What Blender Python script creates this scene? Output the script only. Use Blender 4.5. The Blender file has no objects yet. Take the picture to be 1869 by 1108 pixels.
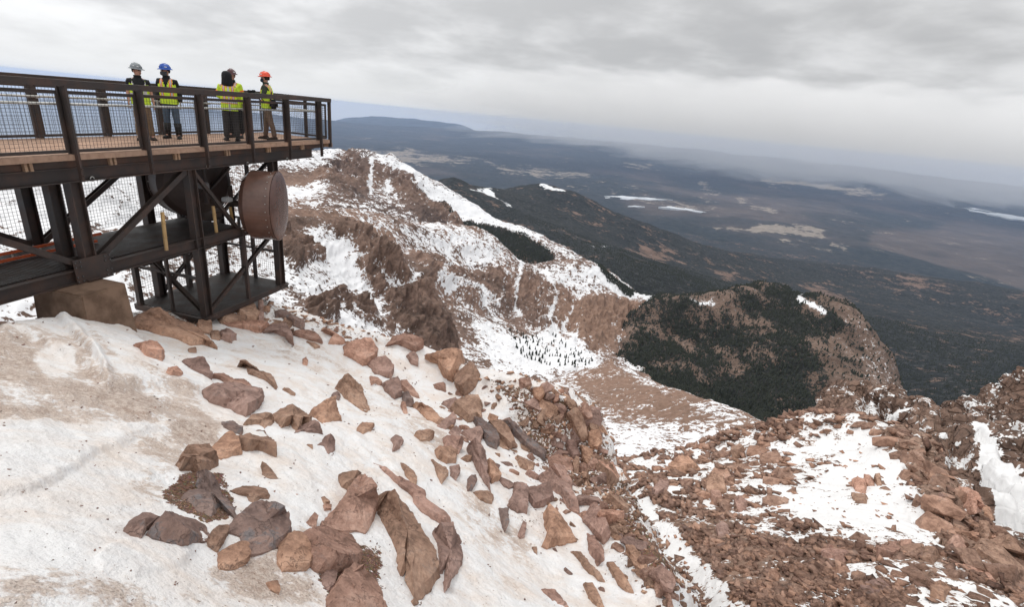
import bpy, bmesh, math, random
import numpy as np
from mathutils import Vector, Matrix
scene = bpy.context.scene
COL = scene.collection
R = math.radians

# ------------------------------------------------------------------ camera
FOC, PITCH, ROLL = 910.0, R(20.2), R(5.8)          # focal length in photo pixels (photo 1869 x 1108)
FW = np.array([0, math.cos(PITCH), -math.sin(PITCH)])
_R = np.array([1.0, 0, 0]); _U = np.cross(_R, FW)
RT = math.cos(ROLL)*_R + math.sin(ROLL)*_U
UP = -math.sin(ROLL)*_R + math.cos(ROLL)*_U
cam_d = bpy.data.cameras.new('camera'); cam = bpy.data.objects.new('camera', cam_d); COL.objects.link(cam)
cam_d.sensor_width = 36.0; cam_d.lens = 36.0*FOC/1869.0
cam_d.clip_start = 0.05; cam_d.clip_end = 200000
M3 = Matrix(((RT[0], UP[0], -FW[0]), (RT[1], UP[1], -FW[1]), (RT[2], UP[2], -FW[2])))
cam.matrix_world = M3.to_4x4()
scene.camera = cam

# ------------------------------------------------------------------ light
SUN_EL, SUN_AZ = R(52), R(25)                       # azimuth from +Y towards -X
W = bpy.data.worlds.new('World'); scene.world = W; W.use_nodes = True
def world():
    nt = W.node_tree; N = nt.nodes; L = nt.links; N.clear()
    out = N.new('ShaderNodeOutputWorld'); bg = N.new('ShaderNodeBackground'); L.new(bg.outputs[0], out.inputs[0])
    sky = N.new('ShaderNodeTexSky'); sky.sky_type = 'NISHITA'; sky.sun_disc = False
    sky.sun_elevation = SUN_EL; sky.sun_rotation = -SUN_AZ; sky.altitude = 4000
    tc = N.new('ShaderNodeTexCoord'); sep = N.new('ShaderNodeSeparateXYZ'); L.new(tc.outputs['Generated'], sep.inputs[0])
    def math_(op, a, b=None, c=None):
        m = N.new('ShaderNodeMath'); m.operation = op
        for i, x in enumerate((a, b, c)):
            if x is None: continue
            if hasattr(x, 'links') or hasattr(x, 'is_linked'): L.new(x, m.inputs[i])
            else: m.inputs[i].default_value = x
        return m.outputs[0]
    def mr(x, a, b, c, d, st='SMOOTHSTEP'):
        m = N.new('ShaderNodeMapRange'); m.interpolation_type = st
        L.new(x, m.inputs[0])
        for i, q in enumerate((a, b, c, d)): m.inputs[i+1].default_value = q
        return m.outputs[0]
    # clouds projected on a high flat ceiling: direction / (z + k)
    zz = math_('MAXIMUM', sep.outputs[2], 0.0); den = math_('ADD', zz, 0.20)
    cx = math_('DIVIDE', sep.outputs[0], den); cy = math_('DIVIDE', sep.outputs[1], den)
    comb = N.new('ShaderNodeCombineXYZ'); L.new(cx, comb.inputs[0]); L.new(cy, comb.inputs[1])
    def noise(sc, det, ro, dist=0.0, off=0.0):
        n = N.new('ShaderNodeTexNoise'); n.inputs['Scale'].default_value = sc; n.inputs['Detail'].default_value = det
        n.inputs['Roughness'].default_value = ro; n.inputs['Distortion'].default_value = dist
        mp = N.new('ShaderNodeMapping'); mp.inputs['Location'].default_value = (off, off*0.7, 0)
        L.new(comb.outputs[0], mp.inputs[0]); L.new(mp.outputs[0], n.inputs[0]); return n.outputs[0]
    n1 = noise(0.34, 4, 0.45, 0.0, 3.1); n2 = noise(2.1, 7, 0.55, 0.1, 9.3)
    soft = math_('ADD', math_('MULTIPLY', n1, 0.52), math_('MULTIPLY', n2, 0.48))
    cl = mr(soft, 0.38, 0.62, 0.0, 1.0)
    # darker, bluish belly of the storm towards the right, pale veil low down and to the left
    az = math_('ARCTAN2', sep.outputs[0], sep.outputs[1])
    lum_low = mr(az, -0.75, 0.45, 1.22, 0.90)
    lum_hi = mr(sep.outputs[2], 0.05, 0.95, 1.0, 1.9)
    base = math_('MULTIPLY', lum_low, lum_hi)
    dark = mr(cl, 0.0, 1.0, 0.78, 1.20, 'LINEAR')
    dark = math_('ADD', math_('MULTIPLY', dark, mr(sep.outputs[2], -0.01, 0.11, 0, 1)), mr(sep.outputs[2], -0.01, 0.11, 1.0, 0))
    # smooth band of falling snow under the cloud, hiding cloud texture near the horizon on the right
    lum = math_('MULTIPLY', base, dark)
    ramp = N.new('ShaderNodeValToRGB'); L.new(lum, ramp.inputs[0])
    cr = ramp.color_ramp
    cr.elements[0].position = 0.0; cr.elements[0].color = (0, 0, 0, 1)
    cr.elements[1].position = 1.0; cr.elements[1].color = (1.0, 1.0, 1.01, 1)
    cr.elements.new(0.35).color = (0.335, 0.352, 0.38, 1)
    cr.elements.new(0.6).color = (0.59, 0.60, 0.625, 1)
    col = N.new('ShaderNodeMix'); col.data_type = 'RGBA'; col.blend_type = 'MULTIPLY'; col.inputs[0].default_value = 1.0
    tint = N.new('ShaderNodeMix'); tint.data_type = 'RGBA'; tint.inputs[6].default_value = (0.95, 0.985, 1.04, 1)
    tint.inputs[7].default_value = (1, 1, 1, 1); L.new(mr(lum, 0.3, 0.8, 0, 1), tint.inputs[0])
    L.new(tint.outputs[2], col.inputs[6])
    cmb = N.new('ShaderNodeCombineXYZ'); [L.new(lum, cmb.inputs[i]) for i in range(3)]
    L.new(cmb.outputs[0], col.inputs[7])
    # thin share of the clear Nishita sky behind the cloud
    sk = N.new('ShaderNodeMix'); sk.data_type = 'RGBA'; sk.blend_type = 'MULTIPLY'; sk.inputs[0].default_value = 1
    L.new(sky.outputs[0], sk.inputs[6]); sk.inputs[7].default_value = (0.1, 0.1, 0.1, 1)
    fin = N.new('ShaderNodeMix'); fin.data_type = 'RGBA'; fin.inputs[0].default_value = 0.94
    L.new(sk.outputs[2], fin.inputs[6]); L.new(col.outputs[2], fin.inputs[7])
    L.new(fin.outputs[2], bg.inputs[0]); bg.inputs[1].default_value = 1.0
world()
sun_d = bpy.data.lights.new('sun', 'SUN'); sun_d.energy = 1.15; sun_d.angle = R(10); sun_d.color = (1.0, 0.97, 0.93)
sun = bpy.data.objects.new('sun', sun_d); COL.objects.link(sun)
sv = Vector((-math.sin(SUN_AZ)*math.cos(SUN_EL), math.cos(SUN_AZ)*math.cos(SUN_EL), math.sin(SUN_EL)))
sun.rotation_euler = sv.to_track_quat('Z', 'Y').to_euler()
scene.view_settings.view_transform = 'Standard'; scene.view_settings.look = 'None'
scene.view_settings.exposure = -0.44; scene.view_settings.gamma = 1.0
scene.render.engine = 'CYCLES'
scene.cycles.volume_bounces = 3

# ------------------------------------------------------------------ helpers
def ray(u, v):
    d = FW*FOC + RT*(u-934.5) - UP*(v-554.0)
    return d/np.linalg.norm(d)
def pt(u, v, d): return ray(u, v)*d
def proj(P):
    z = np.maximum(P@FW, 1e-6); return 934.5+FOC*(P@RT)/z, 554-FOC*(P@UP)/z

_perm = np.random.RandomState(7).permutation(4096).astype(np.int32)
_g3 = np.random.RandomState(8).normal(size=(4096, 3)); _g3 /= np.linalg.norm(_g3, axis=1)[:, None]
_gx, _gy, _gz = [np.ascontiguousarray(_g3[:, i].astype(np.float32)) for i in range(3)]
def perlin(P):
    P = np.asarray(P, np.float64); shp = P.shape[:-1]; P = P.reshape(-1, 3); out = np.empty(len(P), np.float32)
    for s in range(0, len(P), 200000):
        Q = P[s:s+200000]; I = np.floor(Q); F = (Q-I).astype(np.float32); I = I.astype(np.int32)
        w = F*F*F*(F*(F*6-15)+10); r = 0
        for dx in (0, 1):
            wx = w[:, 0] if dx else 1-w[:, 0]; hx = _perm[(I[:, 0]+dx) & 4095]; fx = F[:, 0]-dx
            for dy in (0, 1):
                wy = wx*(w[:, 1] if dy else 1-w[:, 1]); hy = _perm[(hx+I[:, 1]+dy) & 4095]; fy = F[:, 1]-dy
                for dz in (0, 1):
                    h = _perm[(hy+I[:, 2]+dz) & 4095]
                    r = r+wy*(w[:, 2] if dz else 1-w[:, 2])*(fx*_gx[h]+fy*_gy[h]+(F[:, 2]-dz)*_gz[h])
        out[s:s+200000] = r
    return out.reshape(shp)*1.6
def fbm(P, sc, octv=5, ro=0.5, ridged=False, off=0.0):
    r = 0; a = 1.0; t = 0; P = np.asarray(P)/sc+off
    for _ in range(octv):
        n = perlin(P)
        if ridged: n = 1-2*np.abs(n)
        r = r+a*n; t += a; a *= ro; P = P*2.03+17.3
    return r/t
def blocky(P, sc, seed):
    """stepped, jointed rock: each cell of a jittered lattice gets its own height"""
    Q = P/sc+0.35*np.stack([fbm(P, sc*1.3, 3, .5, False, seed+i*9.1) for i in range(3)], -1); I = np.floor(Q).astype(np.int32)
    h = _perm[(_perm[(_perm[(I[..., 0]+seed) & 4095]+I[..., 1]) & 4095]+I[..., 2]) & 4095]/4095.0
    F = np.abs(Q-I-0.5).max(-1)
    return h-0.5-0.6*sstep(0.40, 0.5, F)
rot = np.array([[.8, .5, .33], [-.55, .83, .1], [-.23, -.26, .94]])
def sstep(a, b, x): t = np.clip((x-a)/(b-a), 0, 1); return t*t*(3-2*t)

def tps(X, V, Q, lam=1e-6):
    X = np.asarray(X, float); n = len(X)
    def K(A, B):
        d2 = (A[:, None, 0]-B[None, :, 0])**2+(A[:, None, 1]-B[None, :, 1])**2
        return 0.5*d2*np.log(d2+1e-12)
    A = np.zeros((n+3, n+3)); A[:n, :n] = K(X, X)+lam*np.eye(n)
    A[:n, n] = 1; A[:n, n+1:] = X; A[n:, :n] = A[:n, n:].T
    w = np.linalg.solve(A, np.concatenate([V, np.zeros(3)]))
    out = np.empty(len(Q))
    for s in range(0, len(Q), 100000):
        q = Q[s:s+100000]; out[s:s+100000] = K(q, X)@w[:n]+w[n]+q@w[n+1:]
    return out
def _boxed(U, V, pts, pad, fn):
    p = np.array(pts, float); out = np.zeros(U.shape)
    k = (U > p[:, 0].min()-pad) & (U < p[:, 0].max()+pad) & (V > p[:, 1].min()-pad) & (V < p[:, 1].max()+pad)
    if k.any(): out[k] = fn(U[k], V[k])
    return out
def _segd(U, V, segs):
    best = np.full(U.shape, 1e9)
    for (a, b), (c, d) in segs:
        L2 = (c-a)**2+(d-b)**2+1e-9; t = np.clip(((U-a)*(c-a)+(V-b)*(d-b))/L2, 0, 1)
        best = np.minimum(best, (U-a-t*(c-a))**2+(V-b-t*(d-b))**2)
    return best
def stroke(U, V, pts, w):
    """1 on a drawn line, falling off over w."""
    return _boxed(U, V, pts, 2.6*w, lambda u, v: np.exp(-_segd(u, v, list(zip(pts[:-1], pts[1:])))/(w*w)))
def inpoly(U, V, poly, soft=6.0):
    """smooth inside mask of a polygon."""
    n = len(poly); segs = [(poly[i], poly[(i+1) % n]) for i in range(n)]
    def f(u, v):
        ins = np.zeros(u.shape, bool)
        for (a, b), (c, d) in segs:
            if d != b: ins ^= ((b > v) != (d > v)) & (u < (c-a)*(v-b)/(d-b)+a)
        return sstep(-soft, soft, np.sqrt(_segd(u, v, segs))*np.where(ins, 1, -1))
    return _boxed(U, V, poly, soft, f)
def warped(P, sc, amt, flat=False):
    U, V = proj(P)
    if flat: P = P*np.array([1, 1, 0])
    return U+amt*fbm(P, sc, 4, 0.55), V+amt*fbm(P, sc, 4, 0.55, False, 31.0)

def mesh_from_grid(name, P, mats, attrs=None, smooth=True, keep=None):
    nr, na = P.shape[:2]; me = bpy.data.meshes.new(name)
    idx = np.arange(nr*na).reshape(nr, na)
    q = np.stack([idx[:-1, :-1], idx[:-1, 1:], idx[1:, 1:], idx[1:, :-1]], -1).reshape(-1, 4)
    if keep is not None:
        k = keep[:-1, :-1].reshape(-1); q = q[k]
    me.vertices.add(nr*na); me.vertices.foreach_set('co', P.reshape(-1).astype(np.float32))
    me.loops.add(len(q)*4); me.loops.foreach_set('vertex_index', q.reshape(-1).astype(np.int32))
    me.polygons.add(len(q)); me.polygons.foreach_set('loop_start', np.arange(0, len(q)*4, 4, dtype=np.int32))
    me.polygons.foreach_set('loop_total', np.full(len(q), 4, np.int32))
    me.polygons.foreach_set('use_smooth', np.full(len(q), smooth))
    me.update(calc_edges=True)
    for k, a in (attrs or {}).items():
        at = me.attributes.new(k, 'FLOAT', 'POINT'); at.data.foreach_set('value', a.reshape(-1).astype(np.float32))
    me.materials.append(mats)
    ob = bpy.data.objects.new(name, me); COL.objects.link(ob)
    return ob
def struct(o, name=None):
    if name: o.name = name
    o['kind'] = 'structure'; return o
def normals(P):
    a = np.gradient(P, axis=0); b = np.gradient(P, axis=1); n = np.cross(b, a)
    n /= np.linalg.norm(n, axis=-1)[..., None]+1e-12
    return np.where(n[..., 2:3] < 0, -n, n)
def behind(pts, k=1.3, s=1.0):
    """hidden ground beyond a crest: farther by factor k, falling at slope s"""
    out = []
    for p in pts:
        P = pt(*p); rh = math.hypot(P[0], P[1])
        for q in (1+(k-1)*0.35, k): out.append(('w', math.atan2(P[0], P[1]), rh*q, P[2]-rh*(q-1)*s))
    return out
def terrain(ctrl, az0, az1, r0, r1, na, nr, crest=None, k=0.004):
    X = []; V = []
    for c in ctrl:
        if c[0] == 'w': _, a, rh, z = c
        else:
            P = pt(*c); a = math.atan2(P[0], P[1]); rh = math.hypot(P[0], P[1]); z = P[2]
        X.append((a, math.log(rh))); V.append(z/rh)
    az = np.linspace(R(az0), R(az1), na); lr = np.linspace(math.log(r0), math.log(r1), nr)
    A, Lr = np.meshgrid(az, lr)
    e = tps(X, np.array(V), np.stack([A.reshape(-1), Lr.reshape(-1)], 1)).reshape(A.shape)
    rh = np.exp(Lr)
    if crest:                                       # the skyline of this landform: nothing on it stands above
        C = [pt(*c) for c in crest]; ca = [math.atan2(p[0], p[1]) for p in C]; ce = [p[2]/math.hypot(p[0], p[1]) for p in C]
        o = np.argsort(ca); ec = np.interp(az, np.array(ca)[o], np.array(ce)[o])[None, :]
        e = ec-k*np.logaddexp(0, (ec-e)/k)+k*0.5
    return np.stack([rh*np.sin(A), rh*np.cos(A), rh*e], -1)
class Ground:
    """height look-up on a terrain grid (regular in azimuth and log distance)"""
    def __init__(s, P, az0, az1, r0, r1):
        s.P = P; s.a0, s.a1, s.l0, s.l1 = R(az0), R(az1), math.log(r0), math.log(r1); s.nr, s.na = P.shape[:2]
    def ij(s, x, y):
        a = (math.atan2(x, y)-s.a0)/(s.a1-s.a0)*(s.na-1); l = (math.log(math.hypot(x, y))-s.l0)/(s.l1-s.l0)*(s.nr-1)
        return min(max(l, 0), s.nr-1.001), min(max(a, 0), s.na-1.001)
    def z(s, x, y):
        l, a = s.ij(x, y); i, j = int(l), int(a); fl, fa = l-i, a-j; Z = s.P[..., 2]
        return (Z[i, j]*(1-fa)+Z[i, j+1]*fa)*(1-fl)+(Z[i+1, j]*(1-fa)+Z[i+1, j+1]*fa)*fl
    def normal(s, x, y, h=0.15):
        n = Vector((s.z(x-h, y)-s.z(x+h, y), s.z(x, y-h)-s.z(x, y+h), 2*h)); return n.normalized()
    def hit(s, u, v, d0=None, d1=None):
        r = ray(u, v); d0 = d0 or math.exp(s.l0)*1.05; d1 = d1 or math.exp(s.l1)
        d = d0; pd = d0
        while d < d1:
            p = r*d
            if p[2] < s.z(p[0], p[1]):
                lo, hi = pd, d
                for _ in range(18):
                    m = (lo+hi)/2; p = r*m
                    if p[2] < s.z(p[0], p[1]): hi = m
                    else: lo = m
                return Vector(r*hi)
            pd = d; d *= 1.012
        return None

# ------------------------------------------------------------------ material helpers
class NT:
    def __init__(s, name):
        s.m = bpy.data.materials.new(name); s.m.use_nodes = True; s.N = s.m.node_tree.nodes; s.L = s.m.node_tree.links
        s.N.clear(); s.out = s.N.new('ShaderNodeOutputMaterial'); s.b = s.N.new('ShaderNodeBsdfPrincipled')
        s.L.new(s.b.outputs[0], s.out.inputs[0]); s.tc = None
    def put(s, node, i, x):
        if isinstance(x, (int, float)): node.inputs[i].default_value = x
        elif isinstance(x, tuple): node.inputs[i].default_value = x if len(x) != 3 or node.inputs[i].type == 'VECTOR' else x+(1,)
        else: s.L.new(x, node.inputs[i])
    def obj(s):
        if not s.tc: s.tc = s.N.new('ShaderNodeTexCoord')
        return s.tc.outputs['Object']
    def world(s):
        g = s.N.new('ShaderNodeNewGeometry'); return g.outputs['Position']
    def noise(s, sc, det=6, ro=0.55, vec=None, dist=0.0, stretch=None):
        n = s.N.new('ShaderNodeTexNoise'); v = vec or s.obj()
        if stretch:
            mp = s.N.new('ShaderNodeMapping'); mp.inputs['Scale'].default_value = stretch; s.L.new(v, mp.inputs[0]); v = mp.outputs[0]
        s.L.new(v, n.inputs['Vector']); n.inputs['Scale'].default_value = sc; n.inputs['Detail'].default_value = det
        n.inputs['Roughness'].default_value = ro; n.inputs['Distortion'].default_value = dist; return n.outputs[0]
    def voro(s, sc, vec=None, feat='F1', out=0):
        n = s.N.new('ShaderNodeTexVoronoi'); n.feature = feat; s.L.new(vec or s.obj(), n.inputs['Vector']); n.inputs['Scale'].default_value = sc
        return n.outputs[out]
    def math(s, op, a, b=0.0, c=None):
        m = s.N.new('ShaderNodeMath'); m.operation = op; s.put(m, 0, a); s.put(m, 1, b)
        if c is not None: s.put(m, 2, c)
        return m.outputs[0]
    def mr(s, x, a, b, c=0.0, d=1.0, it='SMOOTHSTEP'):
        m = s.N.new('ShaderNodeMapRange'); m.interpolation_type = it; s.put(m, 0, x)
        for i, q in enumerate((a, b, c, d)): s.put(m, i+1, q)
        return m.outputs[0]
    def mix(s, f, a, b, blend='MIX'):
        m = s.N.new('ShaderNodeMix'); m.data_type = 'RGBA'; m.blend_type = blend; s.put(m, 0, f); s.put(m, 6, a); s.put(m, 7, b); return m.outputs[2]
    def attr(s, name):
        a = s.N.new('ShaderNodeAttribute'); a.attribute_name = name; return a.outputs['Fac']
    def bump(s, h, st=0.5, dist=0.05, prev=None):
        b = s.N.new('ShaderNodeBump'); b.inputs['Strength'].default_value = 1.0
        if isinstance(st, (int, float)): b.inputs['Strength'].default_value = st
        else: s.L.new(st, b.inputs['Strength'])
        b.inputs['Distance'].default_value = dist; s.L.new(h, b.inputs['Height'])
        if prev: s.L.new(prev, b.inputs['Normal'])
        return b.outputs[0]
    def done(s, col, rough=0.8, nor=None, metal=0.0, spec=0.3):
        s.put(s.b, 'Base Color', col); s.put(s.b, 'Roughness', rough); s.b.inputs['Metallic'].default_value = metal
        s.b.inputs['Specular IOR Level'].default_value = spec
        if nor: s.L.new(nor, s.b.inputs['Normal'])
        return s.m
    def ramp(s, f, stops):
        r = s.N.new('ShaderNodeValToRGB'); s.L.new(f, r.inputs[0]); cr = r.color_ramp
        cr.elements[0].position, cr.elements[0].color = stops[0][0], stops[0][1]+(1,)
        cr.elements[1].position, cr.elements[1].color = stops[-1][0], stops[-1][1]+(1,)
        for p, c in stops[1:-1]: cr.elements.new(p).color = c+(1,)
        return r.outputs[0]
# ------------------------------------------------------------------ rock and snow materials
def mat_mountain(name, sc, snowcol=(0.80, 0.80, 0.81), rock=((0.095, 0.066, 0.054), (0.20, 0.132, 0.103), (0.30, 0.195, 0.150)), bumpd=None, cracks=0.0):
    """sc: size in metres of the coarsest visible rock pattern"""
    t = NT(name); s1 = 1.0/sc
    n1 = t.noise(s1, 9, 0.62); n2 = t.noise(s1*7, 8, 0.62); v = t.voro(s1*9, feat='F1', out=0)
    f = t.math('ADD', t.math('MULTIPLY', n1, 0.55), t.math('MULTIPLY', n2, 0.45))
    rk = t.ramp(f, [(0.40, rock[0]), (0.5, rock[1]), (0.60, rock[2])])
    scree = t.attr('scree')
    rk = t.mix(scree, rk, t.ramp(n2, [(0.3, (0.22, 0.135, 0.095)), (0.7, (0.36, 0.23, 0.165))]))
    fine = t.noise(s1*16, 6, 0.7)
    sn = t.math('ADD', t.attr('snow'), t.math('ADD', t.math('MULTIPLY', t.math('SUBTRACT', fine, 0.5), 2.7), t.math('MULTIPLY', t.math('SUBTRACT', n2, 0.5), 2.0)))
    m = t.mr(sn, 0.47, 0.53)
    snc = t.mix(t.mr(t.noise(s1*2, 5, 0.6), 0.35, 0.7), snowcol, tuple(c*0.9 for c in snowcol))
    col = t.mix(m, rk, snc)
    fo = t.attr('forest'); fm = t.mr(t.math('ADD', fo, t.math('ADD', t.math('MULTIPLY', t.math('SUBTRACT', fine, 0.5), 2.4), t.math('MULTIPLY', t.math('SUBTRACT', n2, 0.5), 1.5))), 0.42, 0.62)
    col = t.mix(fm, col, t.ramp(fine, [(0.35, (0.010, 0.012, 0.010)), (0.6, (0.030, 0.031, 0.026)), (0.75, (0.085, 0.08, 0.075))]))
    vc = t.voro(s1*2.2, feat='DISTANCE_TO_EDGE'); vc2 = t.voro(s1*6, feat='DISTANCE_TO_EDGE')
    crk = t.math('MULTIPLY', t.math('ADD', t.mr(vc, 0.0, 0.12), t.mr(vc2, 0.0, 0.1)), cracks)
    h = t.math('ADD', crk, t.math('ADD', t.math('MULTIPLY', n2, 1.0), t.math('MULTIPLY', fine, 0.6)))
    nor = t.bump(h, t.math('SUBTRACT', 1.0, t.math('MULTIPLY', m, 0.85)), bumpd or sc*0.12)
    return t.done(col, 0.9, nor)

def mat_near():
    t = NT('dusty_snow_and_soil')
    big = t.noise(0.35, 5, 0.5); mid = t.noise(2.2, 7, 0.6); fine = t.noise(14, 6, 0.65); gr = t.noise(75, 4, 0.7)
    stk = t.noise(1.1, 6, 0.62, dist=1.2)
    snow = t.mix(t.mr(t.math('ADD', t.math('MULTIPLY', stk, 0.6), t.math('MULTIPLY', mid, 0.4)), 0.40, 0.66), (0.80, 0.79, 0.785), (0.74, 0.655, 0.59))
    d = t.math('ADD', t.attr('dirt'), t.math('MULTIPLY', t.math('SUBTRACT', fine, 0.5), 1.9))
    d = t.math('ADD', d, t.math('MULTIPLY', t.math('SUBTRACT', mid, 0.5), 1.5))
    dirty = t.mix(t.mr(t.math('ADD', t.math('MULTIPLY', fine, 0.6), t.math('MULTIPLY', gr, 0.4)), 0.42, 0.60), (0.40, 0.28, 0.215), (0.70, 0.595, 0.515))
    col = t.mix(t.mr(d, 0.35, 0.75, 0, 0.9), snow, dirty)
    # bare gravelly ground
    g = t.math('ADD', t.attr('bare'), t.math('MULTIPLY', t.math('SUBTRACT', fine, 0.5), 1.4))
    gm = t.mr(g, 0.46, 0.54)
    vo = t.voro(55, out=1); vd = t.voro(55)
    soil = t.mix(0.35, t.ramp(gr, [(0.3, (0.10, 0.055, 0.035)), (0.55, (0.22, 0.125, 0.08)), (0.75, (0.34, 0.205, 0.14))]), t.mix(1.0, vo, (0.30, 0.19, 0.14), 'MULTIPLY'))
    col = t.mix(gm, col, soil)
    sp = t.math('MULTIPLY', t.mr(t.noise(30, 3, 0.6), 0.66, 0.71), t.mr(mid, 0.38, 0.56))
    col = t.mix(t.math('MULTIPLY', sp, 0.8), col, (0.24, 0.14, 0.095))
    hh = t.math('ADD', t.math('MULTIPLY', mid, 0.5), t.math('MULTIPLY', fine, 0.22))
    n = t.bump(hh, 0.85, 0.20)
    n = t.bump(t.math('ADD', gr, vd), t.math('ADD', 0.1, t.math('MULTIPLY', t.math('MAXIMUM', gm, t.mr(d, 0.3, 0.8)), 0.8)), 0.012, n)
    t.b.inputs['Subsurface Weight'].default_value = 0.0
    return t.done(col, t.mix(gm, (0.55, 0.55, 0.55), (0.9, 0.9, 0.9)), n)

# ------------------------------------------------------------------ near slope under the camera
near_ctrl = [(0,1108,3.0),(0,1000,3.6),(0,900,4.4),(0,800,5.7),(0,700,7.6),(0,620,9.8),(0,575,12.5),
 (110,590,12.9),(190,602,13.0),(267,700,9.4),(267,800,6.7),(267,900,5.1),(267,1000,4.0),(267,1108,3.2),
 (370,597,15.6),(530,566,19.0),(280,560,17.0),(100,540,15.5),(534,700,11.5),(534,800,8.0),(534,900,6.1),(534,1000,4.8),(534,1108,3.9),
 (801,700,15.5),(801,800,11.0),(801,900,8.3),(801,1000,6.6),(801,1108,5.4),(950,800,13.5),
 (1068,850,14.2),(1068,900,12.2),(1068,1000,9.5),(1068,1108,7.5)]
near_crest = [(480,556,20.0),(560,588,19.5),(640,612,20),(700,618,20.5),(760,628,20.5),(860,676,20.5),(960,700,20.5),(1020,718,19.6),(1075,752,18),(1100,800,16.5),(1122,850,15),(1140,900,13.8),(1160,960,12.4),(1205,1030,10.8),(1262,1108,9.2)]
near_hidden = [('w', R(-75), 3, -2.2), ('w', R(-75), 12, -3.3), ('w', R(60), 1.5, -2.4), ('w', R(0), .5, -1.75), ('w', R(-60), 0.6, -1.7), ('w', R(60), 0.6, -1.8),
 ('w', R(-52), 19, -6.2), ('w', R(-52), 26, -11), ('w', R(-40), 28, -14), ('w', R(30), 9.5, -11.5), ('w', R(45), 6, -8), ('w', R(60), 5, -7.5), ('w', R(60), 9, -16)]
ND = (-70, 56, 0.5, 40)
Pn = terrain(near_ctrl+near_crest+near_hidden+behind(near_crest, 1.35, 1.7), *ND, 1060, 740, near_crest)
Un, Vn = warped(Pn, 0.5, 7)
rh_n = np.hypot(Pn[..., 0], Pn[..., 1])
# rocky ledges along the right-hand rim
ledge = np.maximum(inpoly(Un, Vn, [(880,690),(1010,705),(1090,745),(1115,820),(1150,930),(1200,1030),(1270,1108),(1180,1108),(1130,1010),(1080,930),(1010,880),(960,820),(930,760)], 22),
                   inpoly(Un, Vn, [(470,550),(560,580),(640,604),(700,618),(660,640),(560,612),(470,590),(380,590),(290,560),(250,540)], 16)*0.8)
pastrim = sstep(0.0, 1.0, (rh_n-19)/6)
ledge = np.maximum(ledge, pastrim)
blk = fbm(Pn, 1.1, 4, 0.5, True)
Q = Pn*np.array([1, 1, 1.5]); 
Pn2 = Pn.copy()
Pn2 += normals(Pn)*(ledge*(0.55*fbm(Pn, 2.0, 4, 0.5)+0.30*blk))[..., None]
sas = fbm(Pn@np.array([[.8, .6, 0], [-.6, .8, 0], [0, 0, 1]])*np.array([1, 3, 1]), 0.9, 4, 0.55, True)
hum = 0.11*fbm(Pn, 1.6, 4, 0.5)+0.022*sas+0.012*fbm(Pn, 0.31, 3, 0.5)
Pn2[..., 2] += hum*np.clip(rh_n/3, 0.4, 1.6)
# wind-carved drift lips (left side): snow banks with a step
def lip(poly, h, soft):
    Pn2[..., 2] += h*inpoly(Un+5*fbm(Pn, 0.9, 3), Vn+3*fbm(Pn, 0.7, 3, 0.5, False, 9), poly, soft)
lip([(-200,570),(60,578),(120,600),(150,620),(185,660),(205,700),(190,705),(130,660),(60,620),(-200,600)], 0.16, 7)
lip([(95,582),(240,610),(300,660),(380,700),(420,722),(350,722),(260,716),(200,714),(190,690),(150,640)], 0.20, 8)
lip([(-200,764),(40,765),(100,762),(170,775),(215,780),(270,775),(330,768),(345,775),(270,790),(200,812),(150,860),(60,905),(-200,920)], 0.05, 5)
lip([(180,1030),(200,1008),(260,990),(330,985),(370,1000),(330,1040),(250,1062),(190,1050)], 0.03, 7)
w1 = fbm(Pn, 1.3, 4, 0.55); w2 = fbm(Pn, 0.5, 4, 0.6, False, 4.0)
dirt = 0.10+0.42*w1+0.25*w2-0.10*sas
dirt += 0.75*inpoly(Un, Vn, [(-100,600),(60,610),(120,625),(170,640),(190,700),(260,716),(360,728),(400,770),(395,800),(330,800),(300,770),(215,780),(110,765),(40,764),(-100,766)], 22)
dirt -= 0.65*inpoly(Un, Vn, [(55,655),(90,635),(135,650),(140,680),(90,690)], 8)
dirt += 0.55*inpoly(Un, Vn, [(230,800),(400,770),(420,800),(330,860),(290,930),(230,900),(270,840)], 18)
dirt += 0.35*stroke(Un, Vn, [(180,655),(260,690),(330,716),(420,730)], 9)
dirt += 0.45*stroke(Un, Vn, [(150,600),(190,640),(215,690)], 9)
dirt += 0.42*inpoly(Un, Vn, [(-100,1050),(150,1050),(260,1075),(300,1108),(300,1200),(-100,1200)], 25)
dirt += 0.5*inpoly(Un, Vn, [(440,960),(560,970),(590,1108),(420,1108),(380,1050)], 20)
dirt += 0.30*stroke(Un, Vn, [(700,640),(760,720),(800,800),(860,900),(960,990)], 34)
dirt += 0.28*stroke(Un, Vn, [(430,640),(560,640),(640,690),(740,760),(800,800)], 26)
dirt += 0.25*inpoly(Un, Vn, [(830,930),(960,960),(990,1080),(900,1060)], 30)
dirt -= 0.55*inpoly(Un, Vn, [(-50,780),(200,790),(210,850),(120,920),(-50,940)], 25)
dirt -= 0.35*inpoly(Un, Vn, [(440,830),(620,830),(640,890),(520,930),(440,900)], 25)
dirt -= 0.3*inpoly(Un, Vn, [(660,650),(740,660),(840,720),(880,780),(800,760),(700,700)], 16)
bare = -0.25+0.80*ledge+0.22*fbm(Pn, 0.6, 4, 0.6)
bare += 0.95*inpoly(Un, Vn, [(290,902),(330,870),(352,858),(410,860),(430,920),(420,955),(380,965),(340,945),(300,925)], 11)
bare += 0.9*inpoly(Un, Vn, [(565,1040),(620,1015),(700,1040),(700,1108),(600,1108)], 14)
bare += 0.75*inpoly(Un, Vn, [(610,1000),(700,1000),(700,1040),(620,1040)], 9)
bare += 0.7*inpoly(Un, Vn, [(235,560),(400,575),(380,600),(400,625),(300,600),(236,588)], 9)
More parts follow.
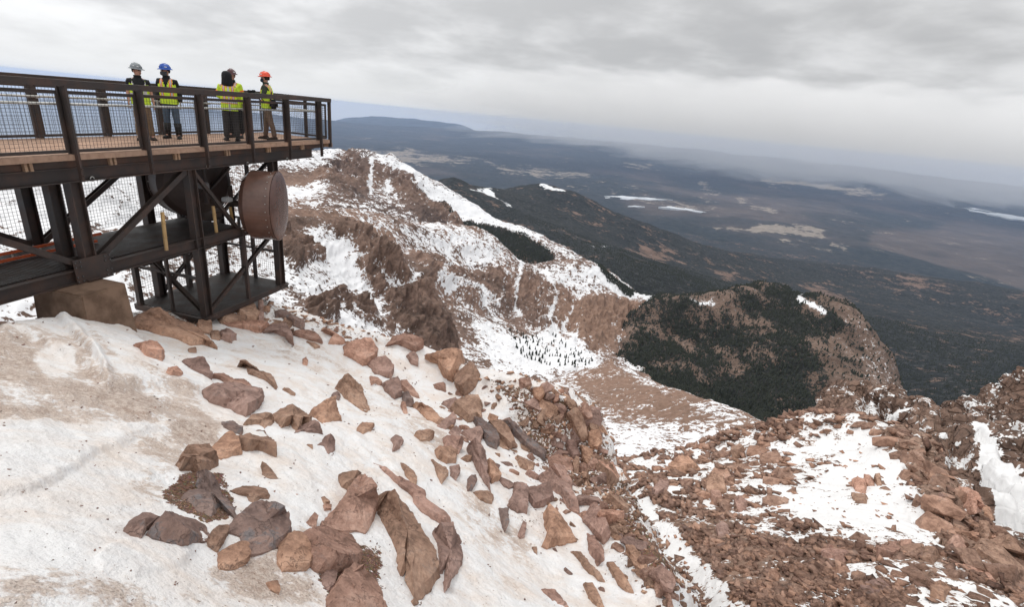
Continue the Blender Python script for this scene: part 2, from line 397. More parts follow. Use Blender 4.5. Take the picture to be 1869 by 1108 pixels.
bare += 0.65*inpoly(Un, Vn, [(-150,520),(140,530),(150,580),(50,590),(-150,575)], 10)
bare += 0.55*inpoly(Un, Vn, [(950,900),(1000,940),(960,990),(925,950)], 9)
bare += 0.45*stroke(Un, Vn, [(690,660),(760,720),(850,770),(960,850),(1080,960),(1180,1060)], 26)*(0.5+fbm(Pn, 0.8, 4, 0.6))
near = struct(mesh_from_grid('snowy_ground', Pn2, mat_near(), dict(dirt=dirt, bare=bare)))
GN = Ground(Pn2, *ND); BARE_N = bare

# ------------------------------------------------------------------ rocky spur with snow patch, right
spur_crest = [(1100,838,66),(1150,842,66),(1200,825,66),(1250,822,66),(1300,800,67),(1350,790,68),(1380,778,69),(1430,765,70),(1500,752,71),(1560,757,70),(1600,770,67),(1640,785,64),(1690,810,60),(1730,850,55),(1765,900,49),(1800,945,45),(1840,1000,41),(1869,1050,38)]
spur_ctrl = [(1330,1108,21),(1250,1030,27),(1190,970,34),(1160,930,40),(1140,890,47),(1400,1108,20.5),(1500,1108,20.5),(1600,1108,21),(1700,1108,22),(1800,1108,24),(1869,1108,26),
 (1300,1020,28),(1400,1020,26),(1500,1000,28),(1250,940,38),(1350,940,36),(1450,930,36),(1550,930,36),(1250,870,50),(1350,860,50),(1450,860,49),(1550,860,48),(1600,900,42),(1640,960,34),(1700,1020,28),
 (1640,840,52),(1600,810,58),(1690,900,47),(1740,980,38),(1790,1040,32),(1500,800,60),(1400,810,60),(1300,830,60),(1230,850,57)]
spur_hidden = [('w', R(5), 15, -34), ('w', R(5), 30, -45), ('w', R(12), 14, -26), ('w', R(62), 15, -10), ('w', R(30), 11, -14.5), ('w', R(50), 9, -8)]
SD = (6, 64, 9, 130)
Ps = terrain(spur_ctrl+spur_crest+spur_hidden+behind(spur_crest, 1.4, 1.3), *SD, 900, 640, spur_crest)
Us, Vs = warped(Ps, 4, 16)
cliff = np.maximum(inpoly(Us, Vs, [(1620,775),(1700,800),(1740,850),(1770,900),(1820,960),(1890,1060),(1890,1108),(1800,1060),(1740,1020),(1690,960),(1670,890),(1640,830),(1615,800)], 12), 0)
Ns = normals(Ps)
bk = blocky(Ps@rot, 2.6, 3)+0.5*blocky(Ps@rot, 1.1, 8)
Ps2 = Ps+Ns*((0.35+1.1*cliff)*(0.8*fbm(Ps, 7, 5, 0.5)+0.4*fbm(Ps, 2.4, 4, 0.55, True))*0.75+(0.10+0.75*cliff)*bk)[..., None]
smooth_snow = np.maximum(inpoly(Us, Vs, [(1490,800),(1540,782),(1600,782),(1620,810),(1640,840),(1660,900),(1690,960),(1720,1010),(1690,1000),(1640,980),(1560,965),(1480,960),(1400,925),(1380,905),(1460,890),(1500,860),(1520,830),(1450,840),(1440,820)], 30),
                         inpoly(Us, Vs, [(1100,860),(1160,925),(1210,990),(1260,1050),(1300,1120),(1345,1120),(1310,1060),(1270,1010),(1215,950),(1185,920),(1140,880)], 8))
smooth_snow = np.maximum(smooth_snow, inpoly(Us, Vs, [(1715,830),(1740,850),(1765,890),(1790,930),(1770,960),(1745,925),(1735,880)], 8))
gran = fbm(Ps, 1.6, 5, 0.6); gr2 = fbm(Ps, 5, 4, 0.5, False, 3)
snow = 0.52+1.35*gran+0.5*gr2+0.62*smooth_snow-0.75*cliff
snow += 0.28*inpoly(Us, Vs, [(1120,850),(1290,800),(1300,860),(1190,910)], 20)
snow -= 0.55*inpoly(Us, Vs, [(1200,920),(1330,940),(1500,1010),(1480,1108),(1330,1108),(1270,1010)], 20)
snow -= 0.3*inpoly(Us, Vs, [(1560,965),(1700,1000),(1760,1060),(1700,1050),(1560,1010)], 14)
snow += 0.6*stroke(Us, Vs, [(1640,845),(1660,890),(1690,960)], 6)+0.5*stroke(Us, Vs, [(1735,940),(1765,985)], 8)
spur = struct(mesh_from_grid('rocky_spur', Ps2, mat_mountain('spur_rock', 4.0, (0.79, 0.78, 0.77), rock=((0.19,0.118,0.088),(0.33,0.215,0.16),(0.43,0.29,0.22)), bumpd=0.22, cracks=0.7), dict(snow=snow, scree=sstep(0.3, 0.8, 0.5+gr2)*(1-cliff), forest=snow*0-1)))
GS = Ground(Ps2, *SD)

# ------------------------------------------------------------------ crags on the far right
crag_crest = [(1440,790,120),(1470,768,125),(1490,745,130),(1530,722,140),(1560,713,145),(1600,722,145),(1640,742,140),(1665,752,140),(1690,745,150),(1730,748,160),(1770,735,170),(1810,722,180),(1869,693,190),(1960,650,200)]
crag_ctrl = [(1500,790,105),(1560,790,105),(1640,790,100),(1700,800,105),(1750,860,88),(1800,900,80),(1869,960,70),(1869,850,95),(1869,770,130),(1780,780,125),(1700,770,130),(1830,1000,62),(1869,1060,56),(1960,900,90),(1960,1060,60),(1760,960,66),(1960,740,140)]
CD = (26, 66, 40, 330)
Pc = terrain(crag_ctrl+crag_crest+behind(crag_crest, 1.35, 1.2)+[('w', R(26), 50, -48), ('w', R(26), 90, -75)], *CD, 560, 420, crag_crest)
Uc, Vc = warped(Pc, 10, 12)
bkc = blocky(Pc@rot, 9.0, 5)+0.5*blocky(Pc@rot, 3.6, 6)
Pc2 = Pc+normals(Pc)*(2.2*bkc+4.6*fbm(Pc, 22, 5, 0.5)+2.4*fbm(Pc*np.array([1, 1, .5]), 9, 4, 0.5, True))[..., None]
g1 = fbm(Pc, 4, 5, 0.6); g2 = fbm(Pc, 14, 3, 0.5, False, 5)
snow = 0.16+0.75*g1+0.3*g2+0.55*inpoly(Uc, Vc, [(1555,735),(1590,728),(1630,745),(1600,750),(1570,748)], 6)+0.9*inpoly(Uc, Vc, [(1600,762),(1625,750),(1655,752),(1640,768),(1615,772)], 5)
snow += 1.0*inpoly(Uc, Vc, [(1772,795),(1797,790),(1803,830),(1830,850),(1820,870),(1869,905),(1900,900),(1900,1010),(1869,1000),(1830,985),(1805,920),(1790,870)], 5)
snow -= 0.5*inpoly(Uc, Vc, [(1490,745),(1560,716),(1560,760),(1490,770)], 8)
crag = struct(mesh_from_grid('rock_crags', Pc2, mat_mountain('crag_rock', 12.0, (0.79, 0.785, 0.78), rock=((0.13,0.083,0.063),(0.25,0.16,0.12),(0.36,0.235,0.175)), bumpd=1.0, cracks=0.8), dict(snow=snow, scree=snow*0, forest=snow*0-1)))

# ------------------------------------------------------------------ talus cone in the basin
tal_crest = [(900,730,540),(960,714,580),(990,701,620),(1060,681,670),(1095,667,690),(1122,648,700),(1140,682,660),(1200,704,600),(1267,731,540),(1330,753,480),(1385,774,430),(1450,800,370)]
tal_ctrl = [(1100,720,500),(1200,760,410),(1300,800,320),(1100,780,330),(1110,830,230),(1180,815,290),(1250,860,200),(1000,740,430),(1000,800,250),(1040,700,560),(1350,830,230),(1200,900,150),(1050,900,150)]
TD = (-8, 44, 90, 900)
Pt = terrain(tal_ctrl+tal_crest+behind(tal_crest, 1.25, 0.95), *TD, 480, 420, tal_crest)
Ut, Vt = warped(Pt, 40, 14)
Pt2 = Pt+normals(Pt)*(10*fbm(Pt, 90, 5, 0.5)+2.0*fbm(Pt, 18, 4, 0.55, True))[..., None]
gt = fbm(Pt*np.array([1, 1, 3]), 12, 5, 0.65); g2 = fbm(Pt, 60, 4, 0.5, False, 2)
snow = 0.37+0.9*gt+0.5*g2
snow -= 0.35*inpoly(Ut, Vt, [(1050,700),(1125,655),(1180,700),(1290,745),(1250,780),(1130,770)], 16)
snow += 0.32*inpoly(Ut, Vt, [(1085,830),(1100,770),(1150,790),(1250,790),(1330,790),(1280,830),(1180,850)], 16)
snow += 0.3*stroke(Ut, Vt, [(1160,690),(1230,735),(1340,775)], 8)+0.6*stroke(Ut, Vt, [(1060,835),(1110,830),(1150,820)], 9)
talus = struct(mesh_from_grid('talus_slope', Pt2, mat_mountain('talus', 40.0, bumpd=2.5), dict(snow=snow, scree=0.75+0*snow, forest=snow*0-1)))

# ------------------------------------------------------------------ near buttress below the platform
but_crest = [(440,400,560),(500,398,600),(560,404,640),(610,408,680),(660,436,660),(710,474,630),(765,503,600),(792,530,600),(812,575,590),(822,630,580),(850,690,560),(880,740,520)]
but_ctrl = [(530,470,430),(600,500,480),(660,520,520),(740,545,545),(560,560,330),(640,600,350),(720,620,420),(800,660,500),(450,470,400),(480,560,280),(600,660,240),(750,700,350),(300,420,420),(300,520,260),(150,450,330),(0,500,260),(150,330,420),(0,380,400)]
but_crest2 = [(300,318,640),(380,330,640),(200,312,600),(100,318,560),(0,325,520)]
BD = (-56, 2, 110, 1200)
Pb = terrain(but_ctrl+but_crest+but_crest2+behind(but_crest, 1.22, 1.0)+behind(but_crest2, 1.3, 0.5), *BD, 760, 480, but_crest+but_crest2)
Ub, Vb = warped(Pb, 40, 14)
rockm = np.zeros(Ub.shape)
for pl in ([(505,412),(530,418),(560,440),(585,474),(560,480),(535,500),(510,470)],
           [(600,412),(625,405),(645,418),(700,450),(730,475),(753,503),(740,515),(700,500),(660,480),(640,450),(615,430)],
           [(640,470),(680,480),(700,520),(690,545),(660,520)],
           [(690,535),(731,525),(774,503),(800,540),(814,575),(825,640),(790,650),(740,625),(700,590)],
           [(540,555),(590,560),(610,590),(590,600),(550,590)],
           [(600,530),(660,545),(690,590),(665,590),(610,560)]):
    rockm = np.maximum(rockm, inpoly(Ub, Vb, pl, 9))
rib = fbm(Pb*np.array([2.2, 0.7, 0.35])@np.array([[.9,.44,0],[-.44,.9,0],[0,0,1]]), 30, 4, 0.5, True)
rib2 = fbm(Pb*np.array([2.2, 0.9, 0.35])@np.array([[.9,.44,0],[-.44,.9,0],[0,0,1]]), 11, 4, 0.55, True)
Pb2 = Pb+normals(Pb)*((0.35+rockm)*(13*fbm(Pb, 80, 5, 0.5)+9*rib+4.0*rib2)+3*fbm(Pb, 14, 4, 0.5))[..., None]
Nb = normals(Pb2); g1 = 0.7*fbm(Pb*np.array([1.6, .8, 0.6]), 26, 6, 0.62)-0.5*rib2-0.2*rib; g2 = fbm(Pb, 90, 3, 0.5, False, 2)
snow = 0.86+0.85*g1+0.35*g2-0.72*rockm+0.35*(Nb[..., 2]-0.72)*(1-rockm)
snow += 0.3*inpoly(Ub, Vb, [(540,480),(600,430),(640,470),(700,560),(680,620),(600,600),(545,540)], 15)
snow += 0.4*inpoly(Ub, Vb, [(0,315),(420,320),(420,400),(0,420)], 20)
snow -= 0.55*inpoly(Ub, Vb, [(520,395),(640,398),(600,420),(550,425),(510,410)], 10)
butt = struct(mesh_from_grid('rock_buttress', Pb2, mat_mountain('buttress_rock', 45.0, rock=((0.10,.065,.05),(0.20,.13,.10),(.30,.195,.15)), bumpd=5), dict(snow=snow, scree=0.3*sstep(0, 1, g2+0.5), forest=snow*0-1)))

# ------------------------------------------------------------------ cirque wall
cir_crest = [(440,398,1050),(500,396,1120),(560,392,1220),(640,396,1400),(720,408,1500),(789,418,1550),(840,420,1600),(880,426,1600),(915,455,1600),(951,483,1600),(980,491,1620),(1023,481,1650),(1078,483,1700),(1100,500,1720),(1130,530,1750),(1160,545,1800),(1200,550,1850),(1250,553,1880),(1300,560,1900)]
cir_ctrl = [(600,460,900),(700,480,1050),(800,500,1250),(900,540,1400),(1000,560,1450),(1080,560,1500),(1150,590,1550),(850,570,1150),(900,610,1120),(960,630,1150),(1050,632,1250),(1100,640,1300),
 (860,640,900),(930,680,850),(1000,690,850),(1060,670,1000),(560,520,600),(700,600,650),(850,720,620),(1150,700,900),(1000,760,600),(1200,760,900),(1300,780,1100)]
XD = (-36, 24, 520, 2600)
Px = terrain(cir_ctrl+cir_crest+behind(cir_crest, 1.25, 0.8), *XD, 900, 520, cir_crest)
Ux, Vx = warped(Px, 110, 14)
rk = np.zeros(Ux.shape)
for pl in ([(740,470),(800,480),(860,500),(880,560),(850,570),(800,540),(760,530)],
           [(845,500),(900,485),(950,510),(960,570),(900,575),(850,550)],
           [(950,500),(1010,520),(1060,560),(1060,600),(1000,620),(950,600),(935,560)],
           [(1040,560),(1100,545),(1180,570),(1190,600),(1120,640),(1050,640)]):
    rk = np.maximum(rk, inpoly(Ux, Vx, pl, 12))
rib = fbm(Px*np.array([1.0, 0.5, 0.12]), 60, 5, 0.55, True); rib3 = fbm(Px*np.array([1.0, 0.45, 0.10]), 22, 4, 0.6, True); cut = fbm(Px*np.array([1, .8, .5]), 130, 5, 0.55, True)
Px2 = Px+normals(Px)*((0.25+rk)*(26*fbm(Px, 200, 5, 0.5)+22*rib+9*rib3)+12*cut+6*fbm(Px, 40, 4, 0.5, True))[..., None]
g1 = fbm(Px*np.array([1, 1, 0.5]), 60, 6, 0.66); g2 = fbm(Px, 260, 4, 0.5, False, 2)
snow = 0.66+0.6*g1+0.35*g2-0.40*rk-0.40*rib3-0.22*cut
snow += 0.24*inpoly(Ux, Vx, [(700,415),(800,420),(900,440),(960,490),(1090,490),(1150,545),(1080,540),(960,520),(860,490),(760,460)], 16)
snow -= 0.30*inpoly(Ux, Vx, [(520,395),(640,400),(700,440),(720,470),(640,430),(560,420)], 12)
snow -= 0.30*inpoly(Ux, Vx, [(1040,560),(1150,560),(1230,570),(1220,640),(1110,660),(1050,640)], 12)
for s_, w_, a_ in (([(804,480),(795,510),(780,530)], 6, .6),([(800,530),(840,540),(870,560),(905,575)], 10, .5),([(811,532),(850,530),(880,560)], 9, .4),
    ([(947,485),(940,520),(938,560),(945,590)], 4, .7),([(915,500),(912,540),(905,565)], 4, .5),([(995,500),(1012,545),(1003,590),(985,605)], 5, .7),([(860,600),(900,620),(960,640),(1010,625)], 10, .7),
    ([(880,640),(960,665),(1040,650),(1080,660)], 22, .55),([(900,690),(980,690),(1060,670)], 12, .5),([(1000,600),(1030,640),(1045,655)], 6, .6),([(1045,560),(1030,610),(1060,640)], 4, .5),([(1110,600),(1120,625),(1140,640)], 9, .8),([(1055,590),(1050,640)], 5, .5),
    ([(1085,500),(1120,535),(1180,548),(1210,548)], 7, .7),([(1160,560),(1155,585)], 4, .5)):
    snow += a_*stroke(Ux, Vx, s_, w_)
forest = -0.5+0.6*inpoly(Ux, Vx, [(930,600),(960,610),(1040,640),(1080,655),(1060,680),(980,670),(930,650)], 8)*(0.5+0.9*fbm(Px, 25, 3))
forest += 1.15*inpoly(Ux, Vx, [(1078,480),(1110,495),(1160,535),(1200,548),(1140,545),(1100,515)], 6)
scree = 0.3+0.5*g2+0.7*inpoly(Ux, Vx, [(1020,560),(1200,560),(1200,650),(1020,650)], 20)+0.5*inpoly(Ux, Vx, [(520,395),(700,400),(720,470),(560,430)], 15)
forest_x = forest
cirque = struct(mesh_from_grid('cirque_wall', Px2, mat_mountain('cirque_rock', 110.0, bumpd=8), dict(snow=snow, scree=np.clip(scree, 0, 1), forest=forest)))
GX = Ground(Px2, *XD)

# ------------------------------------------------------------------ snowy peak and its long ridge
pk_crest = [(300,300,2300),(400,300,2400),(500,288,2600),(560,280,2750),(605,277,2850),(640,281,2850),(668,280,2800),(690,287,2750),(712,288,2700),(760,318,2650),(800,342,2600),(850,372,2550),(900,402,2500),(950,424,2450),(985,440,2400),(1040,466,2300),(1100,500,2200)]
pk_ctrl = [(520,340,2150),(620,370,1950),(700,360,2250),(700,410,1850),(760,395,2080),(790,425,1950),(860,445,2050),(940,475,2000),(1000,500,2000),(520,400,1700),(600,410,1750),(560,310,2500),(640,310,2700),(640,340,2450),(720,320,2550),(400,350,2000),(600,470,1500),(800,480,1700),(300,360,1900),(760,350,2480),(830,400,2350)]
KD = (-42, 18, 1450, 3600)
Pk = terrain(pk_ctrl+pk_crest+behind(pk_crest, 1.2, 0.75), *KD, 780, 420, pk_crest)
Uk, Vk = warped(Pk, 170, 10)
rk = np.maximum(inpoly(Uk, Vk, [(590,300),(640,285),(675,292),(700,310),(700,350),(640,370),(600,350),(570,330)], 12), inpoly(Uk, Vk, [(710,290),(745,320),(800,380),(850,440),(800,430),(745,390),(700,345)], 10))
rib = fbm(Pk*np.array([1.0, 0.5, 0.15]), 110, 5, 0.55, True); rib3 = fbm(Pk*np.array([1.0, 0.45, 0.12]), 42, 4, 0.6, True); cut = fbm(Pk*np.array([1, .8, .5]), 240, 5, 0.55, True)
Pk2 = Pk+normals(Pk)*((0.3+rk)*(30*fbm(Pk, 300, 5, 0.5)+30*rib+13*rib3)+16*cut+8*fbm(Pk, 60, 4, 0.5, True))[..., None]
g1 = fbm(Pk*np.array([1, 1, 0.5]), 100, 6, 0.66); g2 = fbm(Pk, 400, 4, 0.5, False, 2)
snow = 0.69+0.55*g1+0.3*g2-0.42*rk-0.40*rib3-0.22*cut
snow += 0.55*inpoly(Uk, Vk, [(690,285),(718,290),(760,318),(850,372),(985,436),(975,446),(900,420),(830,410),(790,385),(740,330),(700,300)], 7)
for s_, w_, a_ in (([(684,298),(680,330),(672,358)], 4, .9),([(500,310),(560,300),(605,283)], 12, .5),([(520,370),(560,360),(590,350)], 12, .4),([(712,335),(706,358)], 5, .6),([(745,345),(800,385),(852,422)], 3, .9),([(590,310),(640,335),(670,340)], 6, .35),([(735,310),(760,340)], 6, .6)):
    snow += a_*stroke(Uk, Vk, s_, w_)
snow -= 0.4*inpoly(Uk, Vk, [(510,325),(580,320),(570,345),(520,352)], 8)
forest = -0.6+1.1*inpoly(Uk, Vk, [(755,345),(800,382),(870,420),(960,440),(1010,470),(1000,520),(900,480),(850,440),(790,400),(760,370)], 17)
forest += 0.8*stroke(Uk, Vk, [(860,425),(920,445),(1000,478)], 12)
forest += 0.45*stroke(Uk, Vk, [(860,400),(900,425),(960,440)], 9)
forest_k = forest
peak = struct(mesh_from_grid('snowy_peak', Pk2, mat_mountain('peak_rock', 170.0, rock=((0.075,.052,.043),(0.16,.105,.083),(.25,.165,.13)), bumpd=16), dict(snow=snow, scree=np.clip(0.2+g2+0.8*inpoly(Uk, Vk, [(505,320),(600,320),(560,400),(505,410)], 15), 0, 1), forest=forest)))

# ------------------------------------------------------------------ wooded mountain in the middle distance
fm_crest = [(1070,690,1300),(1095,650,1450),(1120,610,1600),(1150,580,1750),(1200,556,1870),(1280,553,1900),(1340,541,1900),(1385,529,1900),(1425,543,1870),(1455,554,1840),(1495,545,1830),(1530,566,1800),(1568,600,1770),(1600,640,1720),(1628,690,1660),(1645,740,1600),(1680,790,1500)]
fm_ctrl = [(1200,620,1450),(1300,620,1500),(1400,620,1500),(1480,640,1480),(1250,700,1200),(1350,720,1250),(1400,770,1150),(1500,700,1350),(1550,760,1300),(1150,650,1250),(1610,720,1500),(1450,820,1000),(1250,800,950),(1100,700,1050),(1640,800,1300),(1110,680,1200),(1090,720,1100),(1465,580,1660),(1540,640,1560)]
FD = (9, 46, 880, 2500)
Pf = terrain(fm_ctrl+fm_crest+behind(fm_crest, 1.2, 0.9), *FD, 620, 420, fm_crest)
Uf, Vf = warped(Pf, 120, 14)
Pf2 = Pf+normals(Pf)*(34*fbm(Pf*np.array([1, .6, .35]), 260, 5, 0.5)+26*fbm(Pf*np.array([1, .5, .2]), 170, 4, 0.5, True)+13*fbm(Pf*np.array([1, .6, .3]), 50, 4, 0.5, True))[..., None]
g1 = fbm(Pf*np.array([1, .6, .5]), 60, 6, 0.62); g2 = fbm(Pf, 240, 3, 0.5, False, 2)
bare_f = inpoly(Uf, Vf, [(1130,580),(1200,560),(1190,620),(1130,640)], 34)*0.55+inpoly(Uf, Vf, [(1200,620),(1330,640),(1380,720),(1330,700),(1220,670)], 36)*0.42+0.45*inpoly(Uf, Vf, [(1470,640),(1530,630),(1555,690),(1540,740),(1500,740),(1470,700)], 30)
bare_f += 0.9*inpoly(Uf, Vf, [(1558,665),(1585,660),(1605,648),(1630,690),(1645,740),(1590,745),(1565,700)], 16)+0.35*inpoly(Uf, Vf, [(1340,570),(1400,600),(1440,700),(1390,690),(1350,620)], 34)
bare_f += 0.55*stroke(Uf, Vf, [(1210,553),(1290,552),(1350,541),(1400,534)], 6)+0.5*inpoly(Uf, Vf, [(1490,545),(1560,590),(1600,640),(1580,650),(1540,600),(1500,570)], 6)
forest = 0.82-0.80*bare_f+1.2*g1+0.4*g2-0.32*sstep(1450, 1600, Uf)
snow = 0.16+0.3*g1+0.9*stroke(Uf, Vf, [(1458,556),(1480,568),(1502,590)], 7)+0.7*stroke(Uf, Vf, [(1262,560),(1300,556)], 4)
forest -= 1.0*stroke(Uf, Vf, [(1460,556),(1480,570),(1500,590)], 6)
forest_f = forest
wood = struct(mesh_from_grid('wooded_mountain', Pf2, mat_mountain('wooded_rock', 80.0, rock=((0.085,0.06,0.048),(0.155,0.112,0.088),(0.23,0.165,0.13)), bumpd=7), dict(snow=snow, scree=0.3+0*snow, forest=forest)))
GF = Ground(Pf2, *FD)
# ------------------------------------------------------------------ dark forested foothills
def mat_forest_hills():
    t = NT('far_forest'); n1 = t.noise(1/900, 8, 0.6); n2 = t.noise(1/140, 7, 0.65); n3 = t.noise(1/28, 5, 0.7)
    f = t.ramp(n3, [(0.3, (0.008, 0.010, 0.009)), (0.55, (0.034, 0.036, 0.034)), (0.75, (0.10, 0.095, 0.09))])
    f = t.mix(t.mr(n1, 0.3, 0.7), f, t.mix(1.0, f, (0.75, 0.8, 0.85), 'MULTIPLY'))
    b = t.math('ADD', t.attr('bare'), t.math('ADD', t.math('MULTIPLY', t.math('SUBTRACT', n2, 0.5), 2.4), t.math('MULTIPLY', t.math('SUBTRACT', n3, 0.5), 1.6)))
    rock = t.ramp(n2, [(0.3, (0.11, 0.072, 0.055)), (0.7, (0.23, 0.155, 0.12))])
    col = t.mix(t.mr(b, 0.42, 0.72, 0, 0.85), f, rock)
    s = t.math('ADD', t.attr('snow'), t.math('MULTIPLY', t.math('SUBTRACT', n3, 0.5), 1.6))
    col = t.mix(t.mr(s, 0.5, 0.62), col, (0.78, 0.79, 0.80))
    nor = t.bump(t.math('ADD', n2, t.math('MULTIPLY', n3, 0.5)), 0.9, 14)
    return t.done(col, 0.95, nor, spec=0.1)
hl_crest = [(700,360,4600),(760,352,4700),(795,335,4700),(830,327,4700),(860,338,4800),(885,347,4900),(915,346,5400),(945,349,5800),(985,340,6200),(1010,345,6300),(1060,358,6300),(1110,385,6300),(1165,405,6400),(1220,428,6800)]
hl_ctrl = [(850,360,4200),(930,375,4700),(960,440,3400),(1000,480,2900),(1060,400,5200),(1100,450,4300),(1150,530,2700),(1300,520,3700),(1500,560,3900),(1600,640,3200),(1700,740,2500),(1869,700,2900),(1869,790,2200),(1300,455,7000),(1450,480,8000),(1600,500,8400),(1750,560,7600),(1869,590,7400),
  (1300,600,2700),(1500,640,3000),(1850,620,5500),(1960,560,8000),(1200,470,4900),(1400,520,5200),(1700,600,5200)]
hl_hid = [('w', R(x), r, z) for x, r, z in ((-16,6800,-1500),(-8,7500,-1600),(0,8200,-1750),(8,9000,-1900),(16,9600,-2080),(24,11000,-2120),(32,11500,-2120),(40,12000,-2120),(50,12500,-2150),(24,14000,-2300),(40,15000,-2300),(5,12000,-2300),(-14,9000,-2100))]
HD = (-20, 57, 1900, 13500)
Ph = terrain(hl_ctrl+hl_crest+hl_hid+[('w', R(-14), 3500, -900), ('w', R(15), 2000, -1100), ('w', R(45), 2000, -1000)], *HD, 900, 520)
Uh, Vh = warped(Ph, 300, 8)
rr = np.hypot(Ph[..., 0], Ph[..., 1])
Ph2 = Ph.copy(); Ph2[..., 2] += (95*fbm(Ph, 1500, 6, 0.52)+28*fbm(Ph, 420, 4, 0.5, True))*np.clip(rr/6000, 0.35, 1.0)
g1 = fbm(Ph, 500, 5, 0.6); g2 = fbm(Ph, 1500, 3, 0.5, False, 3)
bare = 0.20+0.6*g1+0.35*g2
for pl, a in (([(1148,460),(1180,448),(1215,455),(1220,470),(1180,475)], .5),([(1468,520),(1500,510),(1550,545),(1550,565),(1500,560)], .5),([(1030,375),(1060,380),(1050,395),(1025,392)], .35),([(1300,490),(1340,500),(1330,515),(1305,510)], .5),([(1600,480),(1700,520),(1720,560),(1650,540)], .22),([(1380,430),(1420,440),(1400,450)], .35)):
    bare += 0.8*a*inpoly(Uh, Vh, pl, 14)
snow = -0.55+0*bare
for s_, w_, a_ in (([(860,345),(890,350),(930,378)], 5, 1.2),([(985,343),(1030,352)], 3.5, 1.3),([(818,333),(850,345)], 3.5, .9),([(1050,440),(1080,452),(1120,458)], 3.5, 1.0),([(890,350),(905,352)], 4, 1.0),([(1165,462),(1190,462)], 4, .9),([(940,352),(975,344)], 2.5, .8),([(1070,362),(1100,382)], 2, .8)):
    snow += a_*stroke(Uh, Vh, s_, w_)
bare_h = bare
hills = struct(mesh_from_grid('forested_hills', Ph2, mat_forest_hills(), dict(bare=bare, snow=snow)))

# ------------------------------------------------------------------ plains out to the horizon
def mat_plain():
    t = NT('plains'); st = (1, 1, 4)
    n1 = t.noise(1/5200, 9, 0.6); n2 = t.noise(1/900, 8, 0.62); n3 = t.noise(1/160, 5, 0.65)
    dk = t.mix(t.mr(n3, 0.35, 0.7), (0.012, 0.017, 0.018), (0.034, 0.038, 0.036))
    br = t.ramp(n2, [(0.3, (0.055, 0.046, 0.042)), (0.7, (0.13, 0.10, 0.085))])
    col = t.mix(t.mr(t.math('ADD', t.attr('brown'), t.math('MULTIPLY', t.math('SUBTRACT', n1, 0.5), 1.4)), 0.42, 0.75, 0, 0.8), dk, br)
    mm = t.math('ADD', t.attr('meadow'), t.math('ADD', t.math('MULTIPLY', t.math('SUBTRACT', n2, 0.5), 3.0), t.math('MULTIPLY', t.math('SUBTRACT', n3, 0.5), 1.6)))
    col = t.mix(t.mr(mm, 0.45, 0.8, 0, 0.9), col, t.ramp(n3, [(0.3, (0.20, 0.165, 0.13)), (0.7, (0.33, 0.28, 0.225))]))
    col = t.mix(t.mr(t.math('ADD', t.attr('pale_tint'), t.math('MULTIPLY', t.math('SUBTRACT', n2, 0.5), 0.6)), 0.3, 0.9, 0, 0.9), col, (0.27, 0.30, 0.34))  # mask mixes a pale blue-grey over the ground colour
    nor = t.bump(t.math('ADD', n2, t.math('MULTIPLY', n3, 0.3)), 0.8, 90)
    return t.done(col, 0.95, nor, spec=0.1)
far_rim = [(0,187,46000),(200,200,46000),(400,214,46000),(620,235,46000),(750,244,46000),(900,252,46000),(1000,260,46000),(1150,274,46000),(1300,290,46000),(1450,308,46000),(1600,326,46000),(1750,346,46000),(1869,362,46000),(1960,374,46000)]
ZP = -2250.0
def flat(u, v, z=ZP):
    r = ray(u, v); return (u, v, z/r[2])
pl_ctrl = [flat(u, v) for u, v in ((0,260),(200,270),(400,280),(620,270),(800,300),(1000,310),(1200,330),(1400,360),(1600,390),(1869,430),(800,350),(1000,360),(1200,390),(1400,430),(1600,470),(1869,510),(300,330),(600,350),(1960,420),(1960,520))]
pl_ctrl += [('w', R(a), 6000, ZP-60) for a in (-55, -30, -5, 15, 35, 58)]
LD = (-60, 60, 6500, 52000)
Pl = terrain(pl_ctrl+far_rim, *LD, 1000, 520)
Ul, Vl = warped(Pl, 1500, 11, True)
rl = np.hypot(Pl[..., 0], Pl[..., 1])
Pl2 = Pl.copy(); Pl2[..., 2] += 230*fbm(Pl*np.array([1, 1, 0]), 5200, 6, 0.52)*(0.5+0.5*sstep(8000, 20000, rl))+80*fbm(Pl*np.array([1, 1, 0]), 1800, 4, 0.5, True)
brown = 0.42+1.0*inpoly(Ul, Vl, [(1600,440),(1750,420),(1900,440),(1900,540),(1800,500),(1700,470)], 25)+0.25*inpoly(Ul, Vl, [(1150,330),(1500,360),(1700,430),(1400,420),(1150,380)], 40)
meadow = 0.02+0*brown
for pl, a in (([(640,272),(740,276),(840,290),(900,300),(840,302),(740,296),(650,286)], .75),([(900,305),(1000,312),(1080,316),(1080,326),(1000,325),(920,316)], .8),([(1140,300),(1190,300),(1180,312),(1150,308)], .6),
    ([(1390,325),(1500,335),(1620,355),(1610,362),(1500,346),(1400,333)], 1.05),([(1270,415),(1400,420),(1510,424),(1500,432),(1380,428)], 1.05),([(1350,362),(1390,376),(1420,392),(1395,390),(1345,370)], .8),([(1280,330),(1320,350),(1310,356),(1270,338)], .6),([(1090,352),(1200,362),(1300,385),(1250,382),(1100,362)], .5),([(1500,440),(1560,452),(1540,456)], .7),([(1000,340),(1150,340),(1160,350),(1010,350)], .35)):
    meadow += 1.0*a*inpoly(Ul, Vl, pl, 9)
plain = struct(mesh_from_grid('plains', Pl2, mat_plain(), dict(brown=brown, meadow=meadow, pale_tint=inpoly(Ul, Vl, [(-500,100),(300,190),(540,225),(560,262),(400,300),(-500,330)], 45))))  # last mask: paler blue-grey over the left end of the plain
GL = Ground(Pl2, *LD)
tI = NT('lake_ice'); ice = tI.done(tI.mix(tI.mr(tI.noise(1/500, 5), 0.4, 0.6), (0.46, 0.49, 0.52), (0.62, 0.64, 0.66)), 0.5)
